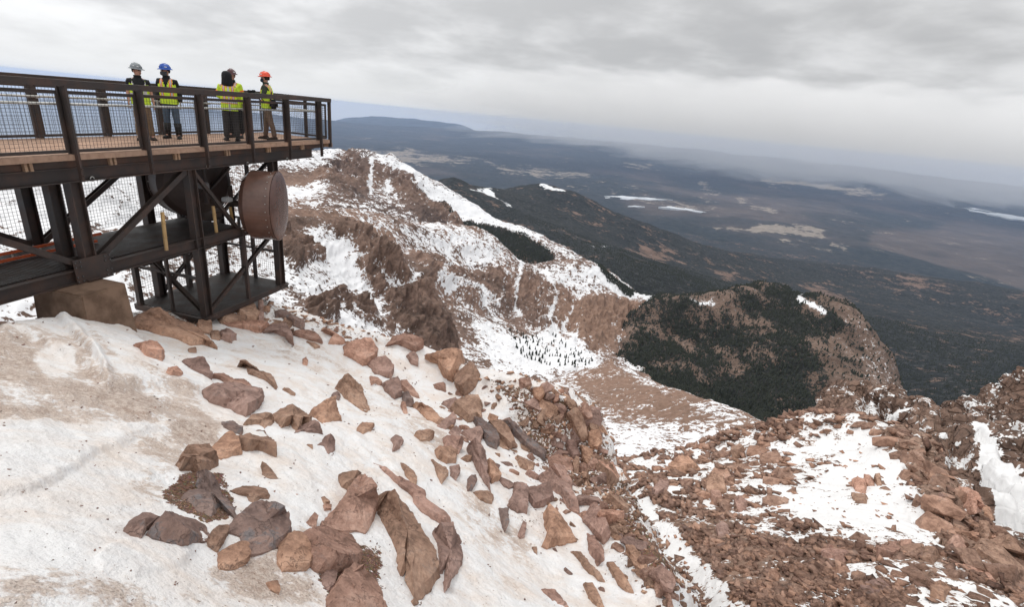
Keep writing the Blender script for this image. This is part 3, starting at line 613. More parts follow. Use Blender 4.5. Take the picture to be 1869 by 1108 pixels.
def lake(poly):
    C = np.mean(poly, 0); h = GL.hit(*C); z = h.z+14; bm = bmesh.new(); vs = []
    n = len(poly); pp = []
    for i in range(n):
        a, b = np.array(poly[i], float), np.array(poly[(i+1) % n], float)
        for k in range(4): pp.append(a+(b-a)*k/4)
    for i, p in enumerate(pp):
        q = C+(p-C)*(1+0.10*math.sin(i*2.3)+0.09*math.sin(i*5.1)); r = ray(*q); d = z/r[2]; vs.append(bm.verts.new(r*d))
    bm.faces.new(vs); ex = bmesh.ops.extrude_face_region(bm, geom=bm.faces[:])
    for v in ex['geom']:
        if isinstance(v, bmesh.types.BMVert): v.co.z -= 60
    bmesh.ops.recalc_face_normals(bm, faces=bm.faces)
    me = bpy.data.meshes.new('frozen_lake'); bm.to_mesh(me); bm.free(); me.materials.append(ice)
    o = bpy.data.objects.new('frozen_lake', me); COL.objects.link(o); struct(o)
lake([(1078,357),(1105,358),(1130,357),(1160,359),(1190,361),(1216,364),(1190,365),(1160,363.5),(1140,364),(1112,361)])
lake([(1146,375.5),(1160,375),(1178,377),(1162,377.5)])
lake([(1203,377),(1225,376.5),(1245,379),(1270,382.5),(1300,388),(1275,386.5),(1250,382.5),(1225,380)])
lake([(1752,379),(1780,380),(1830,390),(1880,398),(1890,405),(1840,398),(1790,388)])
# low mountains on the horizon, left
mt_crest = [(560,226,70000),(620,214,70000),(680,206,70000),(740,210,70000),(790,213,70000),(830,218,70000),(870,229,70000),(910,244,70000),(960,262,70000),(400,213,70000),(200,196,70000),(0,182,70000)]
Pm = terrain(mt_crest+behind(mt_crest, 1.2, 0.06)+[('w', R(a), 52000, -2900) for a in (-50,-35,-20,-10,0)], -58, 4, 50000, 88000, 500, 120)
Pm2 = Pm.copy(); Pm2[..., 2] += 900*fbm(Pm*np.array([1, 1, 0]), 14000, 6, 0.5, True)-1000
mts = struct(mesh_from_grid('far_mountains', Pm2, mat_plain(), dict(brown=Pm[..., 0]*0, meadow=Pm[..., 0]*0-1, pale_tint=Pm[..., 0]*0+0.25)))
# blue air between here and the horizon
def haze():
    bm = bmesh.new(); bmesh.ops.create_cube(bm, size=1.0)
    me = bpy.data.meshes.new('haze'); bm.to_mesh(me); bm.free()
    o = bpy.data.objects.new('haze', me); COL.objects.link(o); o['kind'] = 'stuff'
    zmin = min(float(Pl2[..., 2].min()), float(Pm2[..., 2].min()))-60
    zmax = 120.0
    o.scale = (184000, 184000, zmax-zmin); o.location = (0, 0, (zmax+zmin)/2)
    m = bpy.data.materials.new('haze'); m.use_nodes = True; nt = m.node_tree; nt.nodes.clear()
    out = nt.nodes.new('ShaderNodeOutputMaterial'); v = nt.nodes.new('ShaderNodeVolumePrincipled')
    v.inputs['Color'].default_value = (0.57, 0.72, 1.0, 1); v.inputs['Density'].default_value = 1.15e-5; v.inputs['Anisotropy'].default_value = 0.0
    nt.links.new(v.outputs[0], out.inputs['Volume']); me.materials.append(m)
haze()

# low storm cloud resting on the plateau, right
def cloud_bank():
    rnd = random.Random(5); mt = bpy.data.materials.new('cloud'); mt.use_nodes = True; nt = mt.node_tree; nt.nodes.clear()
    out = nt.nodes.new('ShaderNodeOutputMaterial'); v = nt.nodes.new('ShaderNodeVolumePrincipled')
    v.inputs['Color'].default_value = (1.0, 1.0, 1.0, 1); v.inputs['Density'].default_value = 3.2e-4; v.inputs['Anisotropy'].default_value = 0.0
    nt.links.new(v.outputs[0], out.inputs['Volume'])
    bm = bmesh.new(); bmesh.ops.create_icosphere(bm, subdivisions=6, radius=1.0)
    P = np.array([x.co[:] for x in bm.verts]); d = fbm(P*np.array([3, 1, 1]), 0.5, 5, 0.6)*0.5+fbm(P*np.array([6, 1, 1]), 0.22, 3, 0.6)*0.2
    for x, q in zip(bm.verts, d): x.co *= 1+float(q)
    # bend the long bank round the camera: u along azimuth, w outward, z up
    RP = [pt(*q) for q in far_rim]; ra = [math.atan2(q[0], q[1]) for q in RP]; re_ = [q[2]/math.hypot(q[0], q[1]) for q in RP]
    for x in bm.verts:
        az = R(28)+x.co.x*R(40); r = 31000+x.co.y*4200
        z = float(np.interp(az, ra, re_))*r+1750+x.co.z*2350
        x.co = Vector((r*math.sin(az), r*math.cos(az), z))
    me = bpy.data.meshes.new('storm_cloud'); bm.to_mesh(me); bm.free(); me.materials.append(mt)
    o = bpy.data.objects.new('storm_cloud', me); COL.objects.link(o); o['kind'] = 'stuff'
cloud_bank()
# ------------------------------------------------------------------ object helpers
def link(name, bm, mat, parent=None, smooth=False, loc=None):
    me = bpy.data.meshes.new(name); bmesh.ops.recalc_face_normals(bm, faces=bm.faces[:]); bm.to_mesh(me); bm.free()
    for m in (mat if isinstance(mat, (list, tuple)) else [mat]): me.materials.append(m)
    if smooth: me.polygons.foreach_set('use_smooth', [True]*len(me.polygons))
    o = bpy.data.objects.new(name, me); COL.objects.link(o)
    if parent is not None:
        o.parent = parent; o.matrix_parent_inverse = parent_world(parent).inverted()
    return o
def parent_world(o):
    m = Matrix.LocRotScale(o.location, o.rotation_euler, o.scale)
    if o.parent: m = parent_world(o.parent)@o.matrix_parent_inverse@m
    return m
def tag(o, label, cat, group=None):
    o['label'] = label; o['category'] = cat
    if group: o['group'] = group
    return o
def thing(name, loc, label, cat, group=None):
    o = bpy.data.objects.new(name, None); COL.objects.link(o); o.location = loc; o.empty_display_size = 0.3
    return tag(o, label, cat, group)
def bar(bm, p0, p1, wx, wy, xd, mi=0):
    """box along p0-p1; wx along xd, wy across"""
    p0, p1, xd = Vector(p0), Vector(p1), Vector(xd); z = (p1-p0).normalized()
    x = (xd-z*xd.dot(z)).normalized(); y = z.cross(x)
    vs = []
    for p in (p0, p1):
        for a, b in ((-1, -1), (1, -1), (1, 1), (-1, 1)): vs.append(bm.verts.new(p+x*a*wx/2+y*b*wy/2))
    fs = [(0, 3, 2, 1), (4, 5, 6, 7)]+[(i, (i+1) % 4, 4+(i+1) % 4, 4+i) for i in range(4)]
    for f in fs: bm.faces.new([vs[i] for i in f]).material_index = mi
def ibar(bm, p0, p1, depth, width, dd, tf=0.02):
    """I-section: web along dd (depth), flanges across"""
    p0, p1, dd = Vector(p0), Vector(p1), Vector(dd); z = (p1-p0).normalized(); x = (dd-z*dd.dot(z)).normalized()
    bar(bm, p0, p1, depth-2*tf, tf*0.8, dd)
    for s in (-1, 1): bar(bm, p0+x*s*(depth/2-tf/2), p1+x*s*(depth/2-tf/2), tf, width, dd)
def tube(bm, pts, rad, n=8, caps=True):
    pts = [Vector(p) for p in pts]; rad = rad if isinstance(rad, (list, tuple)) else [rad]*len(pts); rings = []
    t0 = (pts[1]-pts[0]).normalized(); ref = Vector((0, 0, 1)) if abs(t0.z) < 0.9 else Vector((1, 0, 0))
    for i, p in enumerate(pts):
        a = pts[max(i-1, 0)]; b = pts[min(i+1, len(pts)-1)]; t = (b-a).normalized()
        x = ref.cross(t).normalized(); y = t.cross(x)
        rings.append([bm.verts.new(p+(x*math.cos(k*2*math.pi/n)+y*math.sin(k*2*math.pi/n))*rad[i]) for k in range(n)])
    for a, b in zip(rings[:-1], rings[1:]):
        for k in range(n): bm.faces.new((a[k], a[(k+1) % n], b[(k+1) % n], b[k]))
    if caps: bm.faces.new(rings[0][::-1]); bm.faces.new(rings[-1])
    return rings

# ------------------------------------------------------------------ platform frame: s along the walkway, t away from the camera, z above the boards
SC = 1.2
DO = np.array([-7.03, 7.85, -1.155]); DD = np.array([1.38, 6.05, 0.0]); DD /= np.linalg.norm(DD); DN = np.array([-DD[1], DD[0], 0]); DD = DD+np.array([0, 0, 0.021])
def Wp(s, t, z): return Vector((DO+DD*s+DN*t+np.array([0, 0, z]))*SC)
Sd, Td, Zd = Vector(DD), Vector(DN), Vector((0, 0, 1))
def plane_hit(u, v, t):
    r = ray(u, v); k = (DO@DN+t)/(r@DN); q = r*k-DO; s = q[:2]@DD[:2]; return s, q[2]-0.021*s

M_drum0 = (lambda t: t.done((0.12, 0.12, 0.12), 0.45, metal=0.5))(NT('bolt_heads'))
def steel(name, base, rust=0.35, rough=0.55):
    t = NT(name); n = t.noise(2.5, 6, 0.65); n2 = t.noise(22, 4, 0.6)
    c = t.mix(t.mr(n, 0.4, 0.72), base, tuple(min(1, a*b) for a, b in zip(base, (1.9, 1.45, 1.25))))
    c = t.mix(t.mr(n2, 0.62, 0.75, 0, rust), c, (0.10, 0.055, 0.035))
    return t.done(c, t.mr(n, 0.3, 0.7, rough-0.12, rough+0.15, 'LINEAR'), t.bump(n2, 0.15, 0.01), spec=0.4)
M_steel = steel('weathered_steel', (0.040, 0.031, 0.028)); M_steel2 = steel('dark_steel', (0.026, 0.022, 0.021), 0.2)
M_wire = steel('wire', (0.030, 0.028, 0.028), 0.1, 0.5)
M_galv = (lambda t: t.done(t.mix(t.mr(t.noise(8, 4), 0.35, 0.65), (0.42, 0.41, 0.38), (0.58, 0.57, 0.53)), 0.42, metal=0.3))(NT('galvanised_pipe'))
def wood(name, a, b, st):
    t = NT(name); n = t.noise(1.0, 7, 0.6, stretch=st); m = t.noise(0.8, 4, 0.5)
    return t.done(t.mix(t.mr(m, 0.3, 0.7, 0, 0.4), t.mix(t.mr(n, 0.3, 0.7), a, b), (0.20, 0.15, 0.12)), 0.8, t.bump(n, 0.3, 0.01))
M_board = wood('deck_boards', (0.33, 0.20, 0.135), (0.47, 0.30, 0.21), (9, 9, 9))
M_joist = wood('joist_timber', (0.30, 0.18, 0.11), (0.44, 0.28, 0.175), (12, 12, 30))
M_stake = wood('pale_timber', (0.40, 0.25, 0.10), (0.55, 0.36, 0.16), (30, 30, 3))
M_brown = steel('brown_panel', (0.060, 0.040, 0.032), 0.1, 0.7)

S0, S1, TW = -5.0, 6.72, 2.1
plat = thing('viewing_platform', Wp(0, 0.15, -2.05), 'long dark steel viewing platform with mesh railings jutting over the snowy slope', 'viewing platform')
random.seed(4)
bm = bmesh.new(); s = S0
while s < S1-0.02:
    w = min(0.115, S1-s)
    bar(bm, Wp(s+w/2, 0.0, -0.025+random.uniform(-.001, .001)), Wp(s+w/2, TW, -0.025+random.uniform(-.001, .001)), w*SC-0.008, 0.05*SC, Sd); s += 0.115
link('floor_boards', bm, M_board, plat)
bm = bmesh.new(); bar(bm, Wp(S0, -0.018, -0.045), Wp(S1, -0.018, -0.045), 0.032*SC, 0.085*SC, Td); link('edge_board', bm, M_board, plat)
bm = bmesh.new(); bar(bm, Wp(S1+0.018, 0, -0.045), Wp(S1+0.018, TW, -0.045), 0.032*SC, 0.085*SC, Sd); link('edge_board', bm, M_board, plat)
for k in range(-4, 6):
    for q in (-0.035, 0.035):
        bm = bmesh.new(); bar(bm, Wp(k*1.25+0.62+q, 0.02, -0.15), Wp(k*1.25+0.62+q, TW-0.1, -0.15), 0.04*SC, 0.125*SC, Sd); link('joist', bm, M_joist, plat)
bm = bmesh.new(); bar(bm, Wp(S0, 0.09, -0.15), Wp(6.6, 0.09, -0.15), 0.03*SC, 0.118*SC, Td); link('rim_panel', bm, M_brown, plat)
for t in (0.13, 1.92):
    bm = bmesh.new(); ibar(bm, Wp(S0, t, -0.325), Wp(6.12, t, -0.325), 0.225*SC, 0.16*SC, Zd, 0.022); link('edge_beam', bm, M_steel, plat)
for s in (-4.6, -3.4, -2.2, -1.1, 0.0, 1.1, 2.2, 3.4, 4.6, 5.6, 6.08):
    bm = bmesh.new(); ibar(bm, Wp(s, 0.16, -0.315), Wp(s, 1.89, -0.315), 0.19*SC, 0.12*SC, Zd, 0.02); link('cross_beam', bm, M_steel2, plat)
# railings
def posts_of(side): return [-3.75, -2.5, -1.25, 0.02, 1.24, 2.49, 3.76, 5.02, 6.3] if side == 0 else [-2.75, -1.5, -0.25, 1.0, 2.25, 3.5, 4.75, 6.0]
def railing(side):
    t0, sg = (0.0, 1) if side == 0 else (TW, -1)
    r = link('railing', (lambda b: (bar(b, Wp(S0, t0-sg*0.035, 1.025), Wp(S1+0.06, t0-sg*0.035, 1.025), 0.085*SC, 0.095*SC, Td), b)[1])(bmesh.new()), M_steel, plat)
    P = posts_of(side)
    for s in P:
        bm = bmesh.new()
        bar(bm, Wp(s-0.02, t0-sg*0.075, -0.41 if side == 0 else -0.3), Wp(s-0.02, t0-sg*0.075, 0.985), 0.036*SC, 0.065*SC, Sd)
        bar(bm, Wp(s-0.02, t0+sg*0.045, 0.0), Wp(s-0.02, t0+sg*0.045, 0.975), 0.064*SC, 0.028*SC, Sd)
        bar(bm, Wp(s-0.02, t0-sg*0.015, 0.0), Wp(s-0.02, t0-sg*0.015, 0.975), 0.012*SC, 0.08*SC, Sd)
        for z in (-0.22, -0.32):
            if side == 0: bar(bm, Wp(s-0.02, -0.115, z), Wp(s-0.02, -0.13, z), 0.028, 0.028, Sd)
        link('post', bm, M_steel, r)
    ends = [S0]+P+[S1]
    for a, b in zip(ends[:-1], ends[1:]):
        if b-a < 0.15: continue
        a2, b2 = a+0.04, b-0.08
        bm = bmesh.new(); t = t0+sg*0.02
        bar(bm, Wp(a2, t, 0.895), Wp(b2, t, 0.895), 0.03*SC, 0.05*SC, Td); bar(bm, Wp(a2, t, 0.045), Wp(b2, t, 0.045), 0.03*SC, 0.045*SC, Td)
        for s in (a2, b2): bar(bm, Wp(s, t, 0.07), Wp(s, t, 0.87), 0.035*SC, 0.03*SC, Sd)
        f = link('panel_frame', bm, M_steel, r)
        bm = bmesh.new(); n = max(2, int((b2-a2)/0.056)); w = 0.0036*SC
        for i in range(1, n): s = a2+(b2-a2)*i/n; bar(bm, Wp(s, t, 0.07), Wp(s, t, 0.87), w, w, Sd)
        for i in range(1, 15): z = 0.07+0.8*i/15; bar(bm, Wp(a2, t+sg*0.005, z), Wp(b2, t+sg*0.005, z), w, w, Td)
        link('wire_mesh', bm, M_wire, r)
    bm = bmesh.new(); tube(bm, [Wp(S0, t0+sg*0.16, 0.72), Wp(6.55, t0+sg*0.16, 0.72)], 0.019*SC, 8)
    for s in P:
        tube(bm, [Wp(s, t0+sg*0.05, 0.68), Wp(s, t0+sg*0.16, 0.70)], 0.008*SC, 6)
    link('handrail', bm, M_galv, r, True)
railing(0); railing(1)
def end_railing():
    r = link('end_railing', (lambda b: (bar(b, Wp(S1, -0.03, 1.025), Wp(S1, TW+0.03, 1.025), 0.10*SC, 0.093*SC, Sd), b)[1])(bmesh.new()), M_steel, plat)
    P = [0.0, 0.75, 1.4, 2.1]
    for t in P:
        bm = bmesh.new(); bar(bm, Wp(S1+0.07, t, -0.2), Wp(S1+0.07, t, 0.985), 0.05*SC, 0.08*SC, Sd); link('post', bm, M_steel, r)
    bm = bmesh.new(); s = S1+0.01
    bar(bm, Wp(s, 0.06, 0.895), Wp(s, TW-0.06, 0.895), 0.03*SC, 0.05*SC, Sd); bar(bm, Wp(s, 0.06, 0.07), Wp(s, TW-0.06, 0.07), 0.03*SC, 0.045*SC, Sd)
    link('panel_frame', bm, M_steel, r)
    bm = bmesh.new(); w = 0.0036*SC
    for i in range(1, 36): t = 0.06+(TW-0.12)*i/36; bar(bm, Wp(s, t, 0.09), Wp(s, t, 0.87), w, w, Sd)
    for i in range(1, 15): z = 0.07+0.8*i/15; bar(bm, Wp(s, 0.06, z), Wp(s, TW-0.06, z), w, w, Sd)
    link('wire_mesh', bm, M_wire, r)
    bm = bmesh.new(); tube(bm, [Wp(6.55, 0.16, 0.72), Wp(6.55, TW-0.16, 0.72)], 0.019*SC, 8); link('handrail', bm, M_galv, r, True)
end_railing()
# columns, braces, catwalk
def col(s, t, z0, z1, w=0.19, s2=None):
    bm = bmesh.new(); s2 = s if s2 is None else s2
    ibar(bm, Wp(s, t, z1), Wp(s2, t, z0), w*SC, w*0.82*SC, Sd, 0.025)
    bar(bm, Wp(s2, t, z0), Wp(s2, t, z0+0.02), 0.3*SC, 0.3*SC, Sd)
    return link('column', bm, M_steel, plat)
for s, t, z0 in ((0.0, 0.15, -2.05), (2.2, 0.15, -3.62), (4.60, 0.15, -3.62), (-2.3, 0.15, -2.05), (-4.5, 0.15, -2.2), (0.40, 1.9, -2.6), (2.66, 1.9, -3.62), (4.60, 1.9, -3.62), (-2.0, 1.9, -2.6), (0.15, 0.85, -2.1)):
    col(s, t, z0, -0.435)
def brace(p, q, w=0.11, name='brace'):
    bm = bmesh.new(); ibar(bm, Wp(*p), Wp(*q), w*SC, w*0.9*SC, Td, 0.016)
    return link(name, bm, M_steel, plat)
brace((0.12, 0.15, -1.76), (2.12, 0.15, -0.44)); brace((-0.12, 0.15, -1.80), (-2.2, 0.15, -0.44)); brace((-2.4, 0.15, -1.8), (-4.4, 0.15, -0.44))
brace((0.5, 1.9, -1.8), (2.56, 1.9, -0.44)); brace((0.3, 1.9, -1.8), (-1.9, 1.9, -0.44))
brace((2.3, 0.15, -3.5), (4.5, 0.15, -2.15), 0.085); brace((2.2, 0.25, -3.5), (2.2, 1.8, -2.2), 0.09); brace((2.75, 1.9, -3.5), (4.5, 1.9, -2.2), 0.08)
brace((2.3, 0.15, -0.5), (3.3, 0.15, -1.85), 0.08); brace((4.6, 0.3, -0.5), (4.6, 1.75, -1.9), 0.08); brace((3.4, 0.3, -0.5), (3.4, 1.8, -1.9), 0.08)
for t, s1 in ((0.15, 3.42), (1.75, 4.55)):
    bm = bmesh.new(); ibar(bm, Wp(-5.0, t, -1.95), Wp(s1, t, -1.95), 0.22*SC, 0.12*SC, Zd, 0.02); link('catwalk_beam', bm, M_steel, plat)
def grate(s0, s1, t0, t1, z, name):
    bm = bmesh.new(); n = int((s1-s0)/0.05)
    for i in range(n): s = s0+(s1-s0)*(i+0.5)/n; bar(bm, Wp(s, t0, z), Wp(s, t1, z), 0.034*SC, 0.02*SC, Sd)
    for i in range(int((t1-t0)/0.3)+1): t = t0+0.05+i*0.3; bar(bm, Wp(s0, t, z-0.03), Wp(s1, t, z-0.03), 0.012*SC, 0.03*SC, Td)
    return link(name, bm, M_steel2, plat)
grate(-5.0, 3.4, 0.22, 1.68, -1.83, 'catwalk_floor')
# lower cage
grate(2.1, 4.72, 0.1, 1.95, -3.60, 'cage_floor')
for p, q in (((2.05, 0.1, -3.66), (4.78, 0.1, -3.66)), ((2.05, 1.95, -3.66), (4.78, 1.95, -3.66))):
    bm = bmesh.new(); bar(bm, Wp(*p), Wp(*q), 0.07*SC, 0.13*SC, Td); link('cage_beam', bm, M_steel, plat)
for s in (2.05, 4.74):
    bm = bmesh.new(); bar(bm, Wp(s, 0.14, -3.66), Wp(s, 1.91, -3.66), 0.07*SC, 0.126*SC, Sd); link('cage_beam', bm, M_steel, plat)
for s, t, z0, z1, w in ((2.1, 1.85, -3.6, -1.9, .10), (3.42, 0.12, -3.6, -1.9, .07), (4.70, 1.0, -3.6, -0.44, .07), (3.42, 1.85, -3.6, -0.44, .10), (2.1, 0.95, -3.6, -2.05, .06), (4.72, 1.4, -3.6, -2.05, .05)):
    bm = bmesh.new(); bar(bm, Wp(s, t, z0), Wp(s, t, z1), w*SC, w*SC, Sd); link('cage_post', bm, M_steel, plat)
for z in (-2.0, -2.75):
    for p, q in (((2.2, 1.88, z), (4.6, 1.88, z)), ((4.66, 0.2, z), (4.66, 1.85, z)), ((2.2, 0.25, z), (2.2, 1.8, z))):
        bm = bmesh.new(); bar(bm, Wp(*p), Wp(*q), 0.05*SC, 0.06*SC, Zd); link('cage_rail', bm, M_steel, plat)
bm = bmesh.new(); bar(bm, Wp(3.45, 0.15, -2.02), Wp(4.5, 0.15, -2.02), 0.07*SC, 0.09*SC, Zd); link('cage_rail', bm, M_steel, plat)
def mesh_side(p0, ax, L, z0, z1, st=0.062):
    bm = bmesh.new(); w = 0.004*SC; n = int(L/st); m = int((z1-z0)/st)
    f = (lambda a, z: Wp(p0[0]+a, p0[1], z)) if ax == 's' else (lambda a, z: Wp(p0[0], p0[1]+a, z))
    for i in range(n+1): bar(bm, f(L*i/n, z0), f(L*i/n, z1), w, w, Sd)
    for i in range(m+1): z = z0+(z1-z0)*i/m; bar(bm, f(0, z), f(L, z), w, w, Zd)
    link('wire_mesh', bm, M_wire, plat)
mesh_side((-5.0, 2.02), 's', 9.7, -1.8, -0.45); mesh_side((2.1, 2.02), 's', 2.6, -3.55, -1.95); mesh_side((4.78, 0.2), 't', 1.75, -3.5, -2.1); mesh_side((4.78, 0.2), 't', 1.75, -1.9, -0.5)
bm = bmesh.new()
for s, t in ((0.0, 0.06), (0.0, 0.24)):
    bar(bm, Wp(-0.3, t, -1.87), Wp(0.3, t, -1.87), 0.012, 0.42*SC, Td)
link('gusset_plate', bm, M_steel, plat)
for s in (-0.28, -0.2, 0.2, 0.28):
    for z in (-1.7, -1.78, -1.95, -2.03):
        bm = bmesh.new(); tube(bm, [Wp(s, 0.06, z), Wp(s, 0.035, z)], 0.011*SC, 6); link('bolt', bm, M_drum0, plat)
def ring(u, v):
    s, z = plane_hit(u, v, 0.1); bm = bmesh.new(); c = Wp(s, 0.1, z-0.02); r = 0.036*SC; pts = []
    pts = [c+Sd*math.cos(a)*r*0.8+Zd*math.sin(a)*r for a in [k*2*math.pi/14 for k in range(15)]]
    tube(bm, pts, 0.009*SC, 6, False); link('lifting_ring', bm, M_galv, plat, True)
for u, v in ((379, 302), (452, 297), (464, 297), (524, 289), (168, 324)): ring(u, v)


M_conc = (lambda t: t.done(t.mix(t.mr(t.noise(3, 7, 0.6), 0.35, 0.65), (0.13, 0.082, 0.055), (0.23, 0.15, 0.105)), 0.9, t.bump(t.noise(40, 4), 0.2, 0.01)))(NT('stained_concrete'))
def block(name, s0, s1, t0, t1, z0, z1, fl, label):
    bm = bmesh.new(); vs = []
    for z, k in ((z0, fl), (z1, 0)):
        for a, b in ((s0-k, t0-k), (s1+k, t0-k), (s1+k, t1+k), (s0-k, t1+k)): vs.append(bm.verts.new(Wp(a, b, z)))
    for f in [(0, 3, 2, 1), (4, 5, 6, 7)]+[(i, (i+1) % 4, 4+(i+1) % 4, 4+i) for i in range(4)]: bm.faces.new([vs[i] for i in f])
    bmesh.ops.bevel(bm, geom=bm.edges[:], offset=0.02, segments=2, affect='EDGES')
    return tag(link(name, bm, M_conc), label, 'footing')
block('concrete_footing', -0.62, 0.10, -0.44, 0.60, -3.3, -2.07, 0.05, 'brown stained concrete block carrying the first column of the platform')

# ------------------------------------------------------------------ microwave drums
def paint(name, c, rough): 
    t = NT(name); n = t.noise(3, 5, 0.6); return t.done(t.mix(t.mr(n, 0.35, 0.7), c, tuple(x*0.72 for x in c)), rough, t.bump(t.noise(5, 3), 0.12, 0.02), spec=0.5)
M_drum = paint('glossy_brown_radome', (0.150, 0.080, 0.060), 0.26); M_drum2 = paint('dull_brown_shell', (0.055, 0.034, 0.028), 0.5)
def drum(label, C, az, r, L, mshell, mface):
    ax = Vector((math.sin(az), math.cos(az), 0.0)); t = thing('antenna_drum', C, label, 'antenna', 'round microwave antennas under the platform')
    side = ax.cross(Zd).normalized(); n = 56
    def rg(bm, d, rr): return [bm.verts.new(C+ax*d+(side*math.cos(k*2*math.pi/n)+Zd*math.sin(k*2*math.pi/n))*rr) for k in range(n)]
    bm = bmesh.new(); prof = [(-L*0.95, r*0.30), (-L*0.9, r*0.55), (-L*0.72, r*0.86), (-L*0.55, r*0.97), (-L*0.5, r), (L*0.40, r), (L*0.40, r*1.025), (L*0.5, r*1.025), (L*0.5, r*0.97)]
    rs = [rg(bm, d, rr) for d, rr in prof]
    for a, b in zip(rs[:-1], rs[1:]):
        for k in range(n): bm.faces.new((a[k], a[(k+1) % n], b[(k+1) % n], b[k]))
    bm.faces.new(rs[0]); sh = link('shell', bm, mshell, t)
    for k in range(0, n, 2):
        a = k*2*math.pi/n; d = side*math.cos(a)+Zd*math.sin(a); bm = bmesh.new()
        tube(bm, [C+ax*L*0.34+d*(r-0.002), C+ax*L*0.34+d*(r+0.016)], 0.011, 6); link('rivet', bm, M_galv, sh)
    bm = bmesh.new(); c = bm.verts.new(C+ax*(L*0.5+0.05)); prev = None
    for rr, d in ((r*0.18, .055), (r*0.4, .05), (r*0.7, .042), (r*0.9, .03), (r*1.0, .008)):
        cur = rg(bm, L*0.5+d+0.004, rr)
        for k in range(n):
            if prev is None: bm.faces.new((c, cur[k], cur[(k+1) % n]))
            else: bm.faces.new((prev[k], cur[k], cur[(k+1) % n], prev[(k+1) % n]))
        prev = cur
    link('radome', bm, mface, t, True)
    bm = bmesh.new(); tube(bm, [C-ax*L*0.6, C-ax*(L*0.95+0.35)], 0.09, 12); tube(bm, [C-ax*(L*0.95+0.3)-Zd*0.5, C-ax*(L*0.95+0.3)+Zd*0.5], 0.06, 10); link('mount', bm, M_steel, t)
    return t
s_, z_ = plane_hit(487, 375, -0.12); C1 = Wp(s_, -0.12, z_)
drum('big glossy brown antenna drum facing right out of the steel cage', C1, R(79), 0.795*SC, 0.55*SC, M_drum, M_drum)
s_, z_ = plane_hit(348, 330, 1.3); C2 = Wp(s_, 1.3, z_)
drum('dull brown antenna drum in the shade behind the front steel column', C2, R(-58), 0.79*SC, 0.42*SC, M_drum2, M_drum2)
def radio(u, v, t, w, h, label, m):
    s, z = plane_hit(u, v, t); th = thing('radio_box', Wp(s, t, z), label, 'equipment box'); bm = bmesh.new()
    bar(bm, Wp(s, t, z-h/2), Wp(s, t, z+h/2), w*SC, 0.16*SC, Sd); bmesh.ops.bevel(bm, geom=bm.edges[:], offset=0.02, segments=2, affect='EDGES'); link('case', bm, m, th)
    bm = bmesh.new(); bar(bm, Wp(s, t-0.09, z-h*0.36), Wp(s, t-0.09, z+h*0.36), w*0.8*SC, 0.012, Sd); link('cover', bm, m, th)
    bm = bmesh.new(); tube(bm, [Wp(s, t, z-h/2), Wp(s-.05, t+.1, z-h/2-.15), Wp(s-.2, t+.25, z-h/2-.1)], 0.014, 6); link('cable', bm, M_steel2, th)
M_box = (lambda t: t.done((0.42, 0.42, 0.42), 0.5))(NT('grey_painted_case')); M_box2 = (lambda t: t.done((0.16, 0.15, 0.15), 0.5))(NT('dark_case'))
radio(414, 364, 0.35, 0.17, 0.10, 'small pale grey box beside the big brown drum', M_box)
radio(371, 338, 0.6, 0.16, 0.14, 'dark grey radio box between the column and the drums', M_box2)

# ------------------------------------------------------------------ timber stakes on the catwalk
def stake(top, bot, t, label, zb=None):
    s1, z1 = plane_hit(*top, t); s0, z0 = plane_hit(*bot, t)
    bm = bmesh.new(); bar(bm, Wp(s0, t, z0), Wp(s1, t, z1), 0.062*SC, 0.035*SC, Sd)
    for k in (0.35, 0.72): p = Wp(s0+(s1-s0)*k, t-0.025, z0+(z1-z0)*k); bar(bm, p-Zd*0.006, p+Zd*0.006, 0.07*SC, 0.012, Sd)
    bmesh.ops.bevel(bm, geom=bm.edges[:], offset=0.003, segments=1, affect='EDGES')
    tag(link('wooden_stake', bm, M_stake), label, 'stake', 'pale timber stakes on the catwalk')
stake((296, 387), (304, 457), 0.06, 'pale wooden stake standing left of the front steel column')
stake((389, 376), (396, 430), 0.2, 'pale wooden stake just right of the front steel column')
stake((420, 378), (428, 428), 0.3, 'leaning pale wooden stake closest to the big brown drum')
# ------------------------------------------------------------------ orange edged barrier under the walkway
M_or = (lambda t: t.done(t.mix(t.mr(t.noise(20, 4), 0.4, 0.7), (0.55, 0.10, 0.03), (0.40, 0.09, 0.045)), 0.6))(NT('orange_plastic'))
def barrier():
    T = 1.2; a, za = plane_hit(0, 466, T); b, zb = plane_hit(186, 434, T); c, zc = plane_hit(0, 506, T); d, zd = plane_hit(98, 487, T)
    th = thing('safety_barrier', Wp(a-1.5, T, -1.81), 'orange topped barrier with grey posts standing on the catwalk', 'barrier')
    for (p, zp, q, zq) in ((a-2.0, za, b, za+0.02), (c-2.0, max(zc, -1.78), b-0.1, max(zc, -1.78))):
        bm = bmesh.new(); bar(bm, Wp(p, T, zp), Wp(q, T, zq), 0.03*SC, 0.045*SC, Td); link('rail', bm, M_or, th)
    for k in range(9):
        s = a-1.9+k*(b-a+1.7)/8; bm = bmesh.new(); tube(bm, [Wp(s, T+0.03, -1.81), Wp(s, T+0.03, za)], 0.014*SC, 6); link('post', bm, M_galv, th)
barrier()
